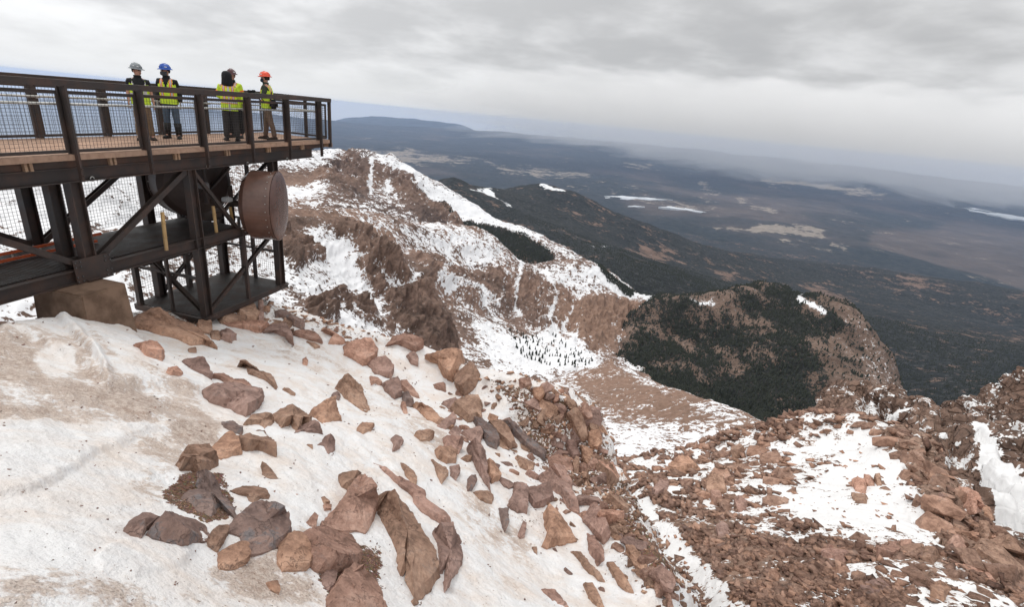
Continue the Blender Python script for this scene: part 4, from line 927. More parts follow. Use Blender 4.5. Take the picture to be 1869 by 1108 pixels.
# ------------------------------------------------------------------ people
def mcol(name, c, rough=0.8, var=0.8, sc=14):
    t = NT(name); n = t.noise(sc, 5, 0.6); return t.done(t.mix(t.mr(n, 0.35, 0.68), c, tuple(x*var for x in c)), rough, t.bump(n, 0.35, 0.02), spec=0.3)
M_skin = mcol('skin', (0.48, 0.26, 0.19), 0.55, 0.9); M_hair = mcol('dark_hair', (0.03, 0.02, 0.015)); M_eye = mcol('dark_eye', (0.02, 0.015, 0.012), 0.3)
M_lime = mcol('lime_fabric', (0.60, 0.80, 0.05), 0.6, 0.85); M_orng = mcol('orange_band', (0.85, 0.19, 0.04), 0.6, 0.9); M_silv = mcol('silver_band', (0.50, 0.49, 0.48), 0.35, 0.85)
M_black = mcol('black_fabric', (0.012, 0.012, 0.014)); M_khaki = mcol('khaki_cloth', (0.20, 0.135, 0.085)); M_jean = mcol('blue_denim', (0.085, 0.12, 0.17), 0.85, 0.7); M_char = mcol('charcoal_cloth', (0.045, 0.042, 0.042)); M_tan = mcol('tan_cloth', (0.19, 0.125, 0.09))
M_olive = mcol('olive_quilt', (0.042, 0.05, 0.035)); M_boot = mcol('brown_boot', (0.05, 0.032, 0.022), 0.6); M_bboot = mcol('black_boot', (0.015, 0.014, 0.014), 0.5); M_glove = mcol('grey_glove', (0.35, 0.33, 0.30))
M_hg = mcol('grey_helmet', (0.22, 0.24, 0.25), 0.35, .9); M_hb = mcol('blue_helmet', (0.03, 0.10, 0.42), 0.3, .9); M_ho = mcol('orange_helmet', (0.80, 0.10, 0.05), 0.3, .9); M_hm = mcol('maroon_helmet', (0.11, 0.05, 0.055), 0.35, .9)
M_mg = mcol('grey_mask', (0.07, 0.075, 0.085)); M_mn = mcol('navy_mask', (0.025, 0.035, 0.06)); M_white = mcol('white_sticker', (0.75, 0.75, 0.75), 0.5, .9)
def skinned(name, verts, edges, radii, root, mats, parent=None, M=None, sub=1, post=None):
    me = bpy.data.meshes.new(name); me.from_pydata(verts, edges, []); o = bpy.data.objects.new('tmp', me); COL.objects.link(o)
    o.modifiers.new('s', 'SKIN'); sk = me.skin_vertices[0].data
    for i, r in enumerate(radii): sk[i].radius = r if isinstance(r, tuple) else (r, r)
    sk[root].use_root = True
    sb = o.modifiers.new('u', 'SUBSURF'); sb.levels = sub; sb.render_levels = sub
    dg = bpy.context.evaluated_depsgraph_get(); m2 = bpy.data.meshes.new_from_object(o.evaluated_get(dg)); bpy.data.objects.remove(o)
    bm = bmesh.new(); bm.from_mesh(m2); 
    if post: post(bm)
    if M is not None: bmesh.ops.transform(bm, matrix=M, verts=bm.verts[:])
    return link(name, bm, mats, parent, True)
def rings_mesh(bm, R_, closed=True, mi=None):
    n = len(R_[0])
    for a, b in zip(R_[:-1], R_[1:]):
        for k in range(n if closed else n-1):
            f = bm.faces.new((a[k], a[(k+1) % n], b[(k+1) % n], b[k]))
            if mi: f.material_index = mi(f)
def ell(bm, cx, cy, z, a, b, n=32, ph=0): return [bm.verts.new((cx+a*math.cos(ph+k*2*math.pi/n), cy+b*math.sin(ph+k*2*math.pi/n), z)) for k in range(n)]
def hand_bm(bm, wr, d, pn, side, curl=0.5, s=1.0):
    """palm, four fingers and a thumb; d = direction of the hand, pn = palm normal"""
    d = Vector(d).normalized(); pn = (Vector(pn)-d*Vector(pn).dot(d)).normalized(); x = d.cross(pn)*side; wr = Vector(wr)
    n = 10; pr = []
    for t, w, h in ((-.02, .026, .020), (0.01, .030, .017), (.045, .042, .015), (.085, .042, .013)):
        c = wr+d*t*s; pr.append([bm.verts.new(c+x*math.cos(k*.6283)*w*s+pn*math.sin(k*.6283)*h*s) for k in range(n)])
    rings_mesh(bm, pr); bm.faces.new(pr[0]); bm.faces.new(pr[-1])
    for i, L in enumerate((.072, .080, .075, .060)):
        b0 = wr+d*.083*s+x*(-.031+.0205*i)*s; dd = d.copy(); pts = [b0-d*.012*s]; p = b0
        for seg in (.45, .32, .23):
            dd = (dd+pn*curl*(0.5+.1*i)).normalized(); p = p+dd*L*seg*s; pts.append(p)
        tube(bm, pts, [.0098*s, .0095*s, .0085*s, .0065*s], 7)
    b0 = wr+d*.02*s-x*.034*s; td = (d*.7-x*.75+pn*.25).normalized(); tube(bm, [b0+x*.012*s, b0+td*.03*s, b0+td*.052*s+d*.006*s, b0+td*.06*s+d*.026*s], [.0125*s, .0118*s, .0105*s, .008*s], 7)
def person(name, s, t, heading, H, label, look=0.0, arms=((.06, .06), (.06, .06)), stance=(0.0, 0.0), trousers=M_khaki, boots=M_boot, top=M_black, sleeves=True, vest='open', hat=M_hg, mask=None, hood=False, hands=M_skin, armpose=None, tall_boots=False, bag=False, cam_=False, hat_on=True, stickers=True, coat=False):
    k = H/1.75; base = Wp(s, t, 0); face = heading
    M = Matrix.Translation(base)@Matrix.Rotation(-face, 4, 'Z')@Matrix.Scale(k, 4)
    # local frame: +Y forward, +X the person's right
    st = stance
    V = [(0, 0, .96), (0, -.01, 1.10), (0, .0, 1.28), (0, -.015, 1.40), (0, 0, 1.49), (0, .02, 1.555)]
    Rr = [(.155, .12), (.145, .11), (.17, .125), (.13, .10), (.062, .062), (.066, .075)]
    E = [(0, 1), (1, 2), (2, 3), (3, 4), (4, 5)]
    V.append((0, .025, 1.64)); Rr.append((.083, .10)); E.append((5, 6)); V.append((0, .005, 1.715)); Rr.append((.070, .082)); E.append((6, 7))
    def add(p, q, r): V.append(q); Rr.append(r); E.append((p, len(V)-1)); return len(V)-1
    J = {}
    for sd, nm in ((1, 'R'), (-1, 'L')):
        ap = (armpose or {}).get(nm)
        sh = add(3, (sd*.175, -.01, 1.40), (.062, .062))
        if ap: el_, wr_ = ap
        else: el_ = (sd*.235, -.03, 1.14); wr_ = (sd*.255, .05, .90)
        e_ = add(sh, el_, (.043, .043)); m_ = add(e_, tuple((Vector(el_)*.6+Vector(wr_)*.4)), (.040, .038)); w_ = add(m_, wr_, (.027, .024)); J[nm] = (el_, wr_)
        f = st[0] if sd > 0 else st[1]
        hp = add(0, (sd*.095, 0, .88), (.088, .09)); kn = add(hp, (sd*(.11+abs(f)*.1), f*.5+.02*(f == 0), .49), (.058, .062)); cf = add(kn, (sd*(.118+abs(f)*.15), f*.8-.01, .32), (.055, .058)); an = add(cf, (sd*(.125+abs(f)*.2), f, .10), (.036, .038)); add(an, (sd*(.14+abs(f)*.2), f+.12, .05), (.036, .03))
        J['leg'+nm] = [V[i] for i in (hp, kn, cf, an)]
    lk = Matrix.Rotation(-look, 3, 'Z')
    def headpost(bm):
        for v in bm.verts:
            z = v.co.z
            if z > 1.54:
                # brow, nose, chin
                if v.co.y > .06:
                    nz = math.exp(-((z-1.625)/.022)**2-(v.co.x/.022)**2); v.co.y += .030*nz
                    v.co.y += .012*math.exp(-((z-1.565)/.018)**2-(v.co.x/.03)**2)-.008*math.exp(-((z-1.655)/.012)**2-((abs(v.co.x)-.032)/.02)**2)
                f = sstep(1.50, 1.58, z); q = lk@v.co; v.co = v.co.lerp(q, float(f))
    body = skinned('person', V, E, Rr, 0, [M_skin], None, None, 2, headpost)
    body.data.transform(Matrix.Rotation(-face, 4, 'Z')@Matrix.Scale(k, 4)); body.location = base; tag(body, label, 'person', None)
    def L(nm, bm, m, par=body, smooth=True): bmesh.ops.transform(bm, matrix=M, verts=bm.verts[:]); return link(nm, bm, m, par, smooth)
    for sd, nm in ((1, 'R'), (-1, 'L')):
        el_, wr_ = J[nm]; d = (Vector(wr_)-Vector(el_)); bm = bmesh.new(); hand_bm(bm, wr_, d, Vector((-sd*.9, .1, 0)) if not armpose or nm not in armpose else Vector((0, -.3, -1)), sd, .45); L('hand' if hands is M_skin else 'glove', bm, hands)
        # ear and eye
        bm = bmesh.new(); bmesh.ops.create_icosphere(bm, subdivisions=2, radius=1); bmesh.ops.transform(bm, matrix=lk.to_4x4()@Matrix.Translation((sd*.083, .01, 1.625))@Matrix.Diagonal((.012, .02, .032, 1)), verts=bm.verts[:]); L('ear', bm, M_skin)
        bm = bmesh.new(); bmesh.ops.create_icosphere(bm, subdivisions=2, radius=.011); bmesh.ops.transform(bm, matrix=lk.to_4x4()@Matrix.Translation((sd*.032, .108, 1.652)), verts=bm.verts[:]); L('eye', bm, M_eye)
    bm = bmesh.new(); bar(bm, lk@Vector((-.024, .118, 1.588)), lk@Vector((.024, .118, 1.588)), .006, .008, (0, 0, 1)); L('mouth', bm, mcol('lips', (0.30, 0.12, 0.10)))
    # hair at the back and sides
    bm = bmesh.new(); rs = []
    for z, a, b in ((1.60, .074, .085), (1.64, .089, .100), (1.69, .088, .098), (1.735, .06, .07), (1.75, .02, .02)):
        rs.append([bm.verts.new(lk@Vector((a*math.cos(q), -.012+b*math.sin(q)*(1 if z > 1.68 else 1), z))) for q in [math.pi*(0.92+1.16*i/20) if z < 1.68 else math.pi*(0.92+1.16*i/20) for i in range(21)]])
    rings_mesh(bm, rs, False); L('hair', bm, M_hair)
    # trousers
    tv = [(0, 0, .99), (0, 0, .93)]; tr = [(.158, .122), (.165, .13)]; te = [(0, 1)]
    for nm in 'RL':
        hp, kn, cf, an = J['leg'+nm]; p = 1
        for q, r in ((hp, (.104, .106)), (tuple((Vector(hp)+Vector(kn))/2), (.092, .094)), (kn, (.074, .078)), (cf, (.070, .074)), (tuple(Vector(an)+Vector((0, 0, -.015))), (.066, .074))): tv.append(q); tr.append(r); te.append((p, len(tv)-1)); p = len(tv)-1
    def folds(bm):
        P = np.array([v.co[:] for v in bm.verts]); bm.normal_update(); d = fbm(P*np.array([1, 1, 1.6]), 0.10, 3, .5, True, s)*0.010
        for v, q in zip(bm.verts, d): v.co += v.normal*float(q)
    skinned('trousers', tv, te, tr, 1, trousers, body, M, 2, folds)
    # boots
    for sd, nm in ((1, 'R'), (-1, 'L')):
        an = Vector(J['leg'+nm][3]); yaw = Matrix.Rotation(-sd*.2, 3, 'Z'); bm = bmesh.new(); rs = []
        for y, w, h, z in ((-.085, .036, .07, .055), (-.06, .044, .10, .06), (0, .046, .13, .07), (.07, .047, .09, .05), (.13, .052, .07, .042), (.18, .047, .055, .036), (.205, .025, .03, .028)):
            rs.append([bm.verts.new(Vector((an.x, an.y, 0))+yaw@Vector((w*math.cos(q), y, max(.0, z+h*.5*math.sin(q))))) for q in [i*2*math.pi/14 for i in range(14)]])
        rings_mesh(bm, rs); bm.faces.new(rs[0]); bm.faces.new(rs[-1]); bt = L('boot', bm, boots)
        if tall_boots:
            kn = Vector(J['leg'+nm][1]); bm = bmesh.new(); c = [an+Vector((0, 0, -.04)), an*.6+kn*.4, an*.25+kn*.75]; tube(bm, c, [.072, .082, .088], 14); L('shaft', bm, boots, bt)
        bm = bmesh.new(); bar(bm, Vector((an.x, an.y, .012))+yaw@Vector((0, -.09, 0)), Vector((an.x, an.y, .012))+yaw@Vector((0, .2, 0)), .10, .024, (1, 0, 0)); L('sole', bm, M_black, bt)
    # jacket with sleeves
    jv = [(0, 0, .90), (0, 0, 1.05), (0, 0, 1.27), (0, -.012, 1.40), (0, 0, 1.47)]; jr = [(.175, .135), (.168, .13), (.188, .14), (.15, .115), (.075, .075)]; je = [(0, 1), (1, 2), (2, 3), (3, 4)]
    for sd, nm in ((1, 'R'), (-1, 'L')):
        el_, wr_ = Vector(J[nm][0]), Vector(J[nm][1]); p = 3
        seq = [(Vector((sd*.18, -.01, 1.40)), .074), (el_, .060)]+([(el_*.4+wr_*.6, .054), (wr_*.95+el_*.05, .043)] if sleeves else [(el_*.93+wr_*.07, .06)])
        if not sleeves: seq = [(Vector((sd*.18, -.01, 1.40)), .074), (Vector((sd*.18, -.01, 1.40))*.45+el_*.55, .066)]
        for q, r in seq: jv.append(tuple(q)); jr.append((r, r)); je.append((p, len(jv)-1)); p = len(jv)-1
    skinned('coat' if coat else 'jacket' if sleeves else 'shirt', jv, je, jr, 1, M_lime if coat else top, body, M, 2, folds)
    # collar
    if not coat or not hood:
        bm = bmesh.new(); rs = [ell(bm, 0, 0, 1.455, .098, .085, 20), ell(bm, 0, .005, 1.50, .080, .078, 20), ell(bm, 0, .01, 1.54, .084, .084, 20)]; rings_mesh(bm, rs); L('collar', bm, top)
    # vest: shell with bands
    mats = [M_lime, M_orng, M_silv, top]
    def mi(f):
        c = f.calc_center_median(); x, y, z = c; ax = abs(x)
        if vest != 'back' and y > .05:
            w = {'open': .05+.10*max(0, (z-1.15))/.3, 'v': max(-.02, (z-1.22)*.34), 'closed': max(-.02, (z-1.30)*.5)}[vest]
            if ax < w: return 3
        for lo, hi in ((.985, 1.055), (1.165, 1.225)) if vest != 'open' else ((1.07, 1.12),):
            if lo <= z <= hi: return 2 if (vest == 'open' or abs(z-(lo+hi)/2) < (hi-lo)*.26) else 1
        b = .105 if z < 1.42 else .10
        if z > 1.05 and abs(ax-b) < .034: return 2 if (vest == 'open' or abs(ax-b) < .015) else 1
        if vest == 'back' and y < 0 and ax < .034: return 2 if ax < .014 else 1
        return 0
    bm = bmesh.new(); rs = []
    prof = [(.80 if coat else .86, .212, .165), (.90, .208, .162), (.98, .203, .158), (1.08, .200, .156), (1.18, .206, .160), (1.26, .212, .165), (1.31, .212, .163), (1.36, .205, .152), (1.405, .193, .135), (1.435, .168, .118), (1.46, .128, .10), (1.475, .096, .086)]
    zs = [p[0] for p in prof]
    for i in range(46):
        z = zs[0]+(zs[-1]-zs[0])*i/45; a = np.interp(z, zs, [p[1] for p in prof]); b = np.interp(z, zs, [p[2] for p in prof])
        ring_ = ell(bm, 0, -.003, z, a, b, 56)
        for q in ring_:
            w = .006*math.sin(q.co.x*60+z*9)*math.sin(z*33+q.co.y*25); q.co.x *= 1+w; q.co.y *= 1+w
        rs.append(ring_)
    rings_mesh(bm, rs, True, mi); L('vest', bm, mats)
    if coat:
        for nm in 'RL':
            sd = 1 if nm == 'R' else -1; el_ = Vector(J[nm][0]); sh = Vector((sd*.18, -.01, 1.40)); bm = bmesh.new(); tube(bm, [sh*.55+el_*.45, sh*.40+el_*.60], [.073, .071], 14); L('sleeve_band', bm, M_orng)
    # helmet
    if hat_on:
        HM = Matrix.Translation((0, .01, 0))@lk.to_4x4()@Matrix.Translation((0, .0, 1.695))@Matrix.Rotation(R(-4), 4, 'X'); bm = bmesh.new(); rs = []
        for i in range(9):
            a = i/8*math.pi/2; rs.append(ell(bm, 0, 0, .118*math.sin(a)+.006, .118*math.cos(a)+.002, .140*math.cos(a)+.002, 28))
        rings_mesh(bm, rs); bm.faces.new(rs[-1])
        for i in (-1, 0, 1):
            tube(bm, [(i*.03, -.135, .035), (i*.03, -.09, .097), (i*.025, 0, .127), (i*.03, .09, .097), (i*.03, .135, .035)], .009, 6)
        bmesh.ops.transform(bm, matrix=HM, verts=bm.verts[:]); hh = L('hard_hat', bm, hat)
        bm = bmesh.new(); r1 = ell(bm, 0, 0, .012, .118, .140, 36); r2 = ell(bm, 0, .006, -.010, .158, .190, 36); r3 = ell(bm, 0, .006, -.016, .156, .188, 36); r4 = ell(bm, 0, 0, .002, .114, .136, 36)
        rings_mesh(bm, [r1, r2, r3, r4]); bmesh.ops.transform(bm, matrix=HM, verts=bm.verts[:]); L('brim', bm, hat, hh)
        if stickers:
            for a, z, w in ((R(60), .05, .022), (R(150), .045, .03), (R(20), .055, .018)):
                bm = bmesh.new(); d = Vector((math.cos(a)*.112, math.sin(a)*.132, z)); nn = d.normalized(); tg = Vector((-nn.y, nn.x, 0)).normalized()
                bar(bm, d-tg*w, d+tg*w, .022, .008, (0, 0, 1)); bmesh.ops.transform(bm, matrix=HM, verts=bm.verts[:]); L('sticker', bm, M_white, hh)
    if mask is not None:
        bm = bmesh.new(); rs = []
        for i in range(8):
            z = 1.535+.095*i/7; b = .112+.022*math.sin(i/7*math.pi); rs.append([bm.verts.new(lk@Vector((.088*math.sin(q), b*math.cos(q)+.012, z))) for q in [R(-78+156*j/16) for j in range(17)]])
        rings_mesh(bm, rs, False); L('face_mask', bm, mask)
    if hood:
        bm = bmesh.new(); rs = []
        for z, a, b, y in ((1.42, .13, .11, -.03), (1.46, .145, .13, -.03), (1.53, .135, .14, -.025), (1.60, .128, .145, -.02), (1.68, .125, .145, -.015), (1.74, .112, .13, -.01), (1.785, .075, .09, -.01), (1.80, .02, .03, -.01)): rs.append(ell(bm, 0, y, z, a, b, 28))
        rings_mesh(bm, rs); bm.faces.new(rs[-1]); L('hood', bm, M_black)
    if bag:
        bm = bmesh.new(); bmesh.ops.create_cube(bm, size=1); bmesh.ops.bevel(bm, geom=bm.edges[:], offset=.25, segments=4, affect='EDGES'); bmesh.ops.transform(bm, matrix=Matrix.Translation((-.17, -.20, .98))@Matrix.Diagonal((.24, .20, .26, 1)), verts=bm.verts[:])
        bmesh.ops.transform(bm, matrix=M, verts=bm.verts[:]); b_ = tag(link('shoulder_bag', bm, M_black, None, True), 'black padded bag hanging at the hip of the person in the orange helmet', 'bag')
        bm = bmesh.new(); tube(bm, [(-.20, -.12, 1.08), (-.14, -.15, 1.25), (0, -.14, 1.38), (.10, -.08, 1.47), (.13, .02, 1.46), (.06, .15, 1.32), (-.08, .17, 1.15), (-.20, .05, 1.05)], .013, 6); bmesh.ops.transform(bm, matrix=M, verts=bm.verts[:]); link('strap', bm, M_black, b_, True)
    if cam_:
        bm = bmesh.new(); bmesh.ops.create_cube(bm, size=1); bmesh.ops.bevel(bm, geom=bm.edges[:], offset=.12, segments=2, affect='EDGES'); bmesh.ops.transform(bm, matrix=Matrix.Translation((0, .33, 1.26))@Matrix.Diagonal((.14, .075, .10, 1)), verts=bm.verts[:])
        bmesh.ops.transform(bm, matrix=M, verts=bm.verts[:]); b_ = tag(link('camera_body', bm, M_black, None), 'black camera held at the chest of the person in the orange helmet', 'camera')
        bm = bmesh.new(); tube(bm, [(0, .36, 1.26), (0, .44, 1.26), (0, .48, 1.26)], [.036, .038, .042], 16); bmesh.ops.transform(bm, matrix=M, verts=bm.verts[:]); link('lens', bm, M_black, b_, True)
    return body
# headings: azimuth the person faces, clockwise from +Y (away from the camera)
person('person', 2.38, 1.30, R(140), 1.66, 'person in a grey hard hat and open lime vest with bare forearms and khaki trousers', look=R(-38), trousers=M_khaki, boots=M_boot, sleeves=False, vest='open', hat=M_hg, stance=(0.05, -0.03))
person('person', 3.14, 1.42, R(160), 1.72, 'person in a blue hard hat with grey face mask, black jacket and tall black boots', look=R(35), trousers=M_jean, boots=M_bboot, vest='v', hat=M_hb, mask=M_mg, hands=M_glove, tall_boots=True, stance=(0.02, 0.04))
person('person', 3.92, 0.62, R(-32), 1.72, 'person seen from behind with a black hood up, lime coat and charcoal trousers', trousers=M_char, boots=M_bboot, vest='back', hat_on=False, hood=True, coat=True, hands=M_black, stance=(0.0, 0.03), armpose={'R': ((.25, .04, 1.16), (.13, .24, 1.10)), 'L': ((-.25, .04, 1.16), (-.13, .24, 1.10))})
person('person', 4.62, 1.12, R(170), 1.78, 'person in a dark maroon hard hat standing half hidden behind the hooded one', trousers=M_black, boots=M_bboot, vest='v', coat=True, hat=M_hm, hands=M_black, stance=(0.03, 0.0))
person('person', 5.02, 0.52, R(-105), 1.80, 'person in an orange hard hat and dark face mask walking with a camera', look=R(8), trousers=M_tan, boots=M_boot, top=M_olive, vest='v', hat=M_ho, mask=M_mn, hands=M_black, stance=(0.14, -0.16), bag=True, cam_=True,
  armpose={'R': ((.24, .05, 1.16), (.09, .27, 1.22)), 'L': ((-.24, .05, 1.16), (-.09, .27, 1.22))})
# ------------------------------------------------------------------ rocks
def mat_rock(name, a, b, c, sc=1.0, lichen=0.0, snow=0.0):
    t = NT(name); n1 = t.noise(1.6*sc, 8, 0.62); n2 = t.noise(9*sc, 7, 0.68); n3 = t.noise(60*sc, 4, 0.7)
    col = t.ramp(t.math('ADD', t.math('MULTIPLY', n1, 0.6), t.math('MULTIPLY', n2, 0.4)), [(0.40, a), (0.5, b), (0.60, c)])
    info = t.N.new('ShaderNodeObjectInfo')
    col = t.mix(1.0, col, t.ramp(info.outputs['Random'], [(0.0, (0.78, 0.76, 0.76)), (0.5, (1.0, 1.0, 1.0)), (1.0, (1.22, 1.12, 1.06))]), 'MULTIPLY')
    tn = t.attr('tone'); col = t.mix(1.0, col, t.ramp(t.math('ADD', tn, 0.5), [(0.0, (0.55, 0.50, 0.50)), (0.5, (1.0, 1.0, 1.0)), (1.0, (1.30, 1.22, 1.15))]), 'MULTIPLY')
    col = t.mix(t.mr(n3, 0.55, 0.75, 0, 0.45), col, tuple(x*0.5 for x in a))
    ck = t.mr(t.math('ABSOLUTE', t.math('SUBTRACT', t.noise(2.3*sc, 5, 0.6, dist=0.25), 0.5)), 0.0, 0.010, 1, 0)
    col = t.mix(t.math('MULTIPLY', ck, 0.32), col, tuple(x*0.35 for x in a))
    col = t.mix(t.mr(t.noise(3.5*sc, 8, 0.72), 0.56, 0.66, 0, 0.35), col, (0.17, 0.155, 0.15))
    if lichen: col = t.mix(t.mr(t.noise(5*sc, 7, 0.7, dist=0.6), 0.52, 0.62, 0, lichen), col, (0.19, 0.18, 0.185))
    if snow:
        g = t.N.new('ShaderNodeNewGeometry'); sp = t.N.new('ShaderNodeSeparateXYZ'); t.L.new(g.outputs['Normal'], sp.inputs[0])
        col = t.mix(t.mr(t.math('ADD', sp.outputs[2], t.math('MULTIPLY', t.math('SUBTRACT', n2, 0.5), 0.7)), 1.0-snow, 1.06-snow), col, (0.80, 0.78, 0.76))
    cr = t.voro(3.0*sc, feat='DISTANCE_TO_EDGE')
    nor = t.bump(t.math('ADD', t.math('MULTIPLY', n2, 1.0), t.math('ADD', t.math('MULTIPLY', n3, 0.25), t.math('MULTIPLY', ck, -0.2))), 1.0, 0.05/sc)
    return t.done(col, 0.88, nor, spec=0.25)
PK = ((0.25, 0.148, 0.11), (0.45, 0.27, 0.205), (0.60, 0.39, 0.305))
M_rk = [mat_rock('pink_granite', *PK), mat_rock('brown_granite', (0.21, 0.13, 0.092), (0.39, 0.245, 0.175), (0.53, 0.35, 0.255)),
        mat_rock('purple_granite', (0.21, 0.135, 0.112), (0.35, 0.228, 0.188), (0.47, 0.315, 0.265)), mat_rock('grey_lichened_granite', (0.14, 0.10, 0.09), (0.23, 0.165, 0.145), (0.31, 0.225, 0.195), 1.0, 0.8)]
M_rkb = mat_rock('spur_granite', (0.22, 0.132, 0.096), (0.39, 0.245, 0.18), (0.52, 0.34, 0.26), 0.35)
NS = Vector((0, 0, 1))
TI = {1: (200, 560), 2: (200, 831), 3: (500, 540), 4: (600, 800), 5: (800, 660), 6: (850, 831), 7: (1402, 700), 8: (1402, 831), 9: (1100, 700)}
def slab(poly, h=0.35, mi=0, label=None, name='boulder', cat='boulder', group=None, lift=0.0, G=None, top=0.84, seed=None):
    """poly in photo pixels: outline of the visible rock; h = height above the ground as share of its width"""
    G = G or GN; poly = [np.array(p, float) for p in poly]; c2 = np.mean(poly, 0); poly = [c2+(p-c2)*1.07 for p in poly]
    rnd = random.Random(int(c2[0]*7+c2[1]*13) if seed is None else seed)
    H = G.hit(*c2)
    if H is None: return None
    n = G.normal(H.x, H.y, 0.25*H.length/8); view = -H.normalized()
    n = (n*0.75+view*0.35+Vector((0, 0, 0.3))).normalized()
    # outline on a plane
    size0 = 0
    def on(k):
        o = H+n*k; out = []
        for p in poly:
            r = Vector(ray(*p)); out.append(r*(o.dot(n)/r.dot(n)))
        return out
    a = on(0); ext = [(p-H).length for p in a]; size = 2*sum(ext)/len(ext)
    hh = h*size*(0.8 if h > .3 else 1.0); a = []; alt = on(hh*0.5)
    for p, q in zip(poly, alt):
        g = G.hit(*p)
        if g is None or (g-H).length > 1.3*size: a.append(q)
        else: a.append(g*(1-0.34*hh/g.length))
    C = sum(a, Vector())/len(a)
    nn = Vector()
    for i in range(len(a)): nn += (a[i]-C).cross(a[(i+1) % len(a)]-C)
    if nn.length > 1e-9:
        nn.normalize(); nn = -nn if nn.dot(n) < 0 else nn; n = (nn+n*0.6).normalized()
    # densify outline a little for irregular edges
    ol = []
    for i in range(len(a)):
        p, q = a[i], a[(i+1) % len(a)]; ol.append(p)
        if (q-p).length > size*0.45:
            m = (p+q)/2; ol.append(m+(m-C).normalized()*size*rnd.uniform(-0.015, 0.03))
    bm = bmesh.new(); N = len(ol)
    tilt = Vector((rnd.uniform(-1, 1), rnd.uniform(-1, 1), rnd.uniform(-1, 1)))*(0.22 if h > .24 else 0.06); tilt -= n*tilt.dot(n)
    def rg(f, dh, jit, tl=0):
        out = []
        for p in ol:
            q = C+(p-C)*(f+rnd.uniform(-jit, jit)); q = q+n*(dh+tl*tilt.dot(q-C)); out.append(bm.verts.new(q))
        return out
    r0 = rg(1.04, -hh*0.62-0.12*size-lift*size, 0.02); r1 = rg(1.0, 0, 0.0); r2 = rg(top, hh*0.5, 0.06, 1.0)
    for A, B in ((r0, r1), (r1, r2)):
        for k in range(N): bm.faces.new((A[k], A[(k+1) % N], B[(k+1) % N], B[k]))
    cx = C+n*(hh*0.5+0.03*size); pk = bm.verts.new(cx+(ol[rnd.randrange(N)]-C)*(0.22 if h > .24 else 0.0))
    for k in range(N): bm.faces.new((r2[k], r2[(k+1) % N], pk))
    bm.faces.new(r0[::-1])
    bmesh.ops.bevel(bm, geom=[e for e in bm.edges if e.calc_face_angle(0) > 0.5], offset=size*0.012, segments=1, affect='EDGES', profile=0.6)
    for _ in range(3 if size > 0.45 else 2):
        bmesh.ops.triangulate(bm, faces=[f for f in bm.faces if len(f.verts) > 4])
        bmesh.ops.subdivide_edges(bm, edges=[e for e in bm.edges if e.calc_length() > size*0.07], cuts=1, use_grid_fill=True)
    bm.normal_update(); P = np.array([v.co[:] for v in bm.verts])
    d = fbm(P/size, 0.35, 4, 0.55, False, rnd.uniform(0, 50))*0.042+0.022*blocky((P/size)@rot, 0.42, rnd.randrange(99))+fbm(P/size, 0.12, 3, 0.6, False, 3.0)*0.018
    for v, q in zip(bm.verts, d): v.co += v.normal*float(q)*size
    o = link(name, bm, M_rk[mi], None)
    ctr = H.copy(); me = o.data; me.transform(Matrix.Translation(-ctr)); o.location = ctr
    tag(o, label or '', cat, group); return o
def T(k, pts):
    ox, oy = TI[k]
    return [(ox+x/4.0, oy+y/4.0) for x, y in pts]
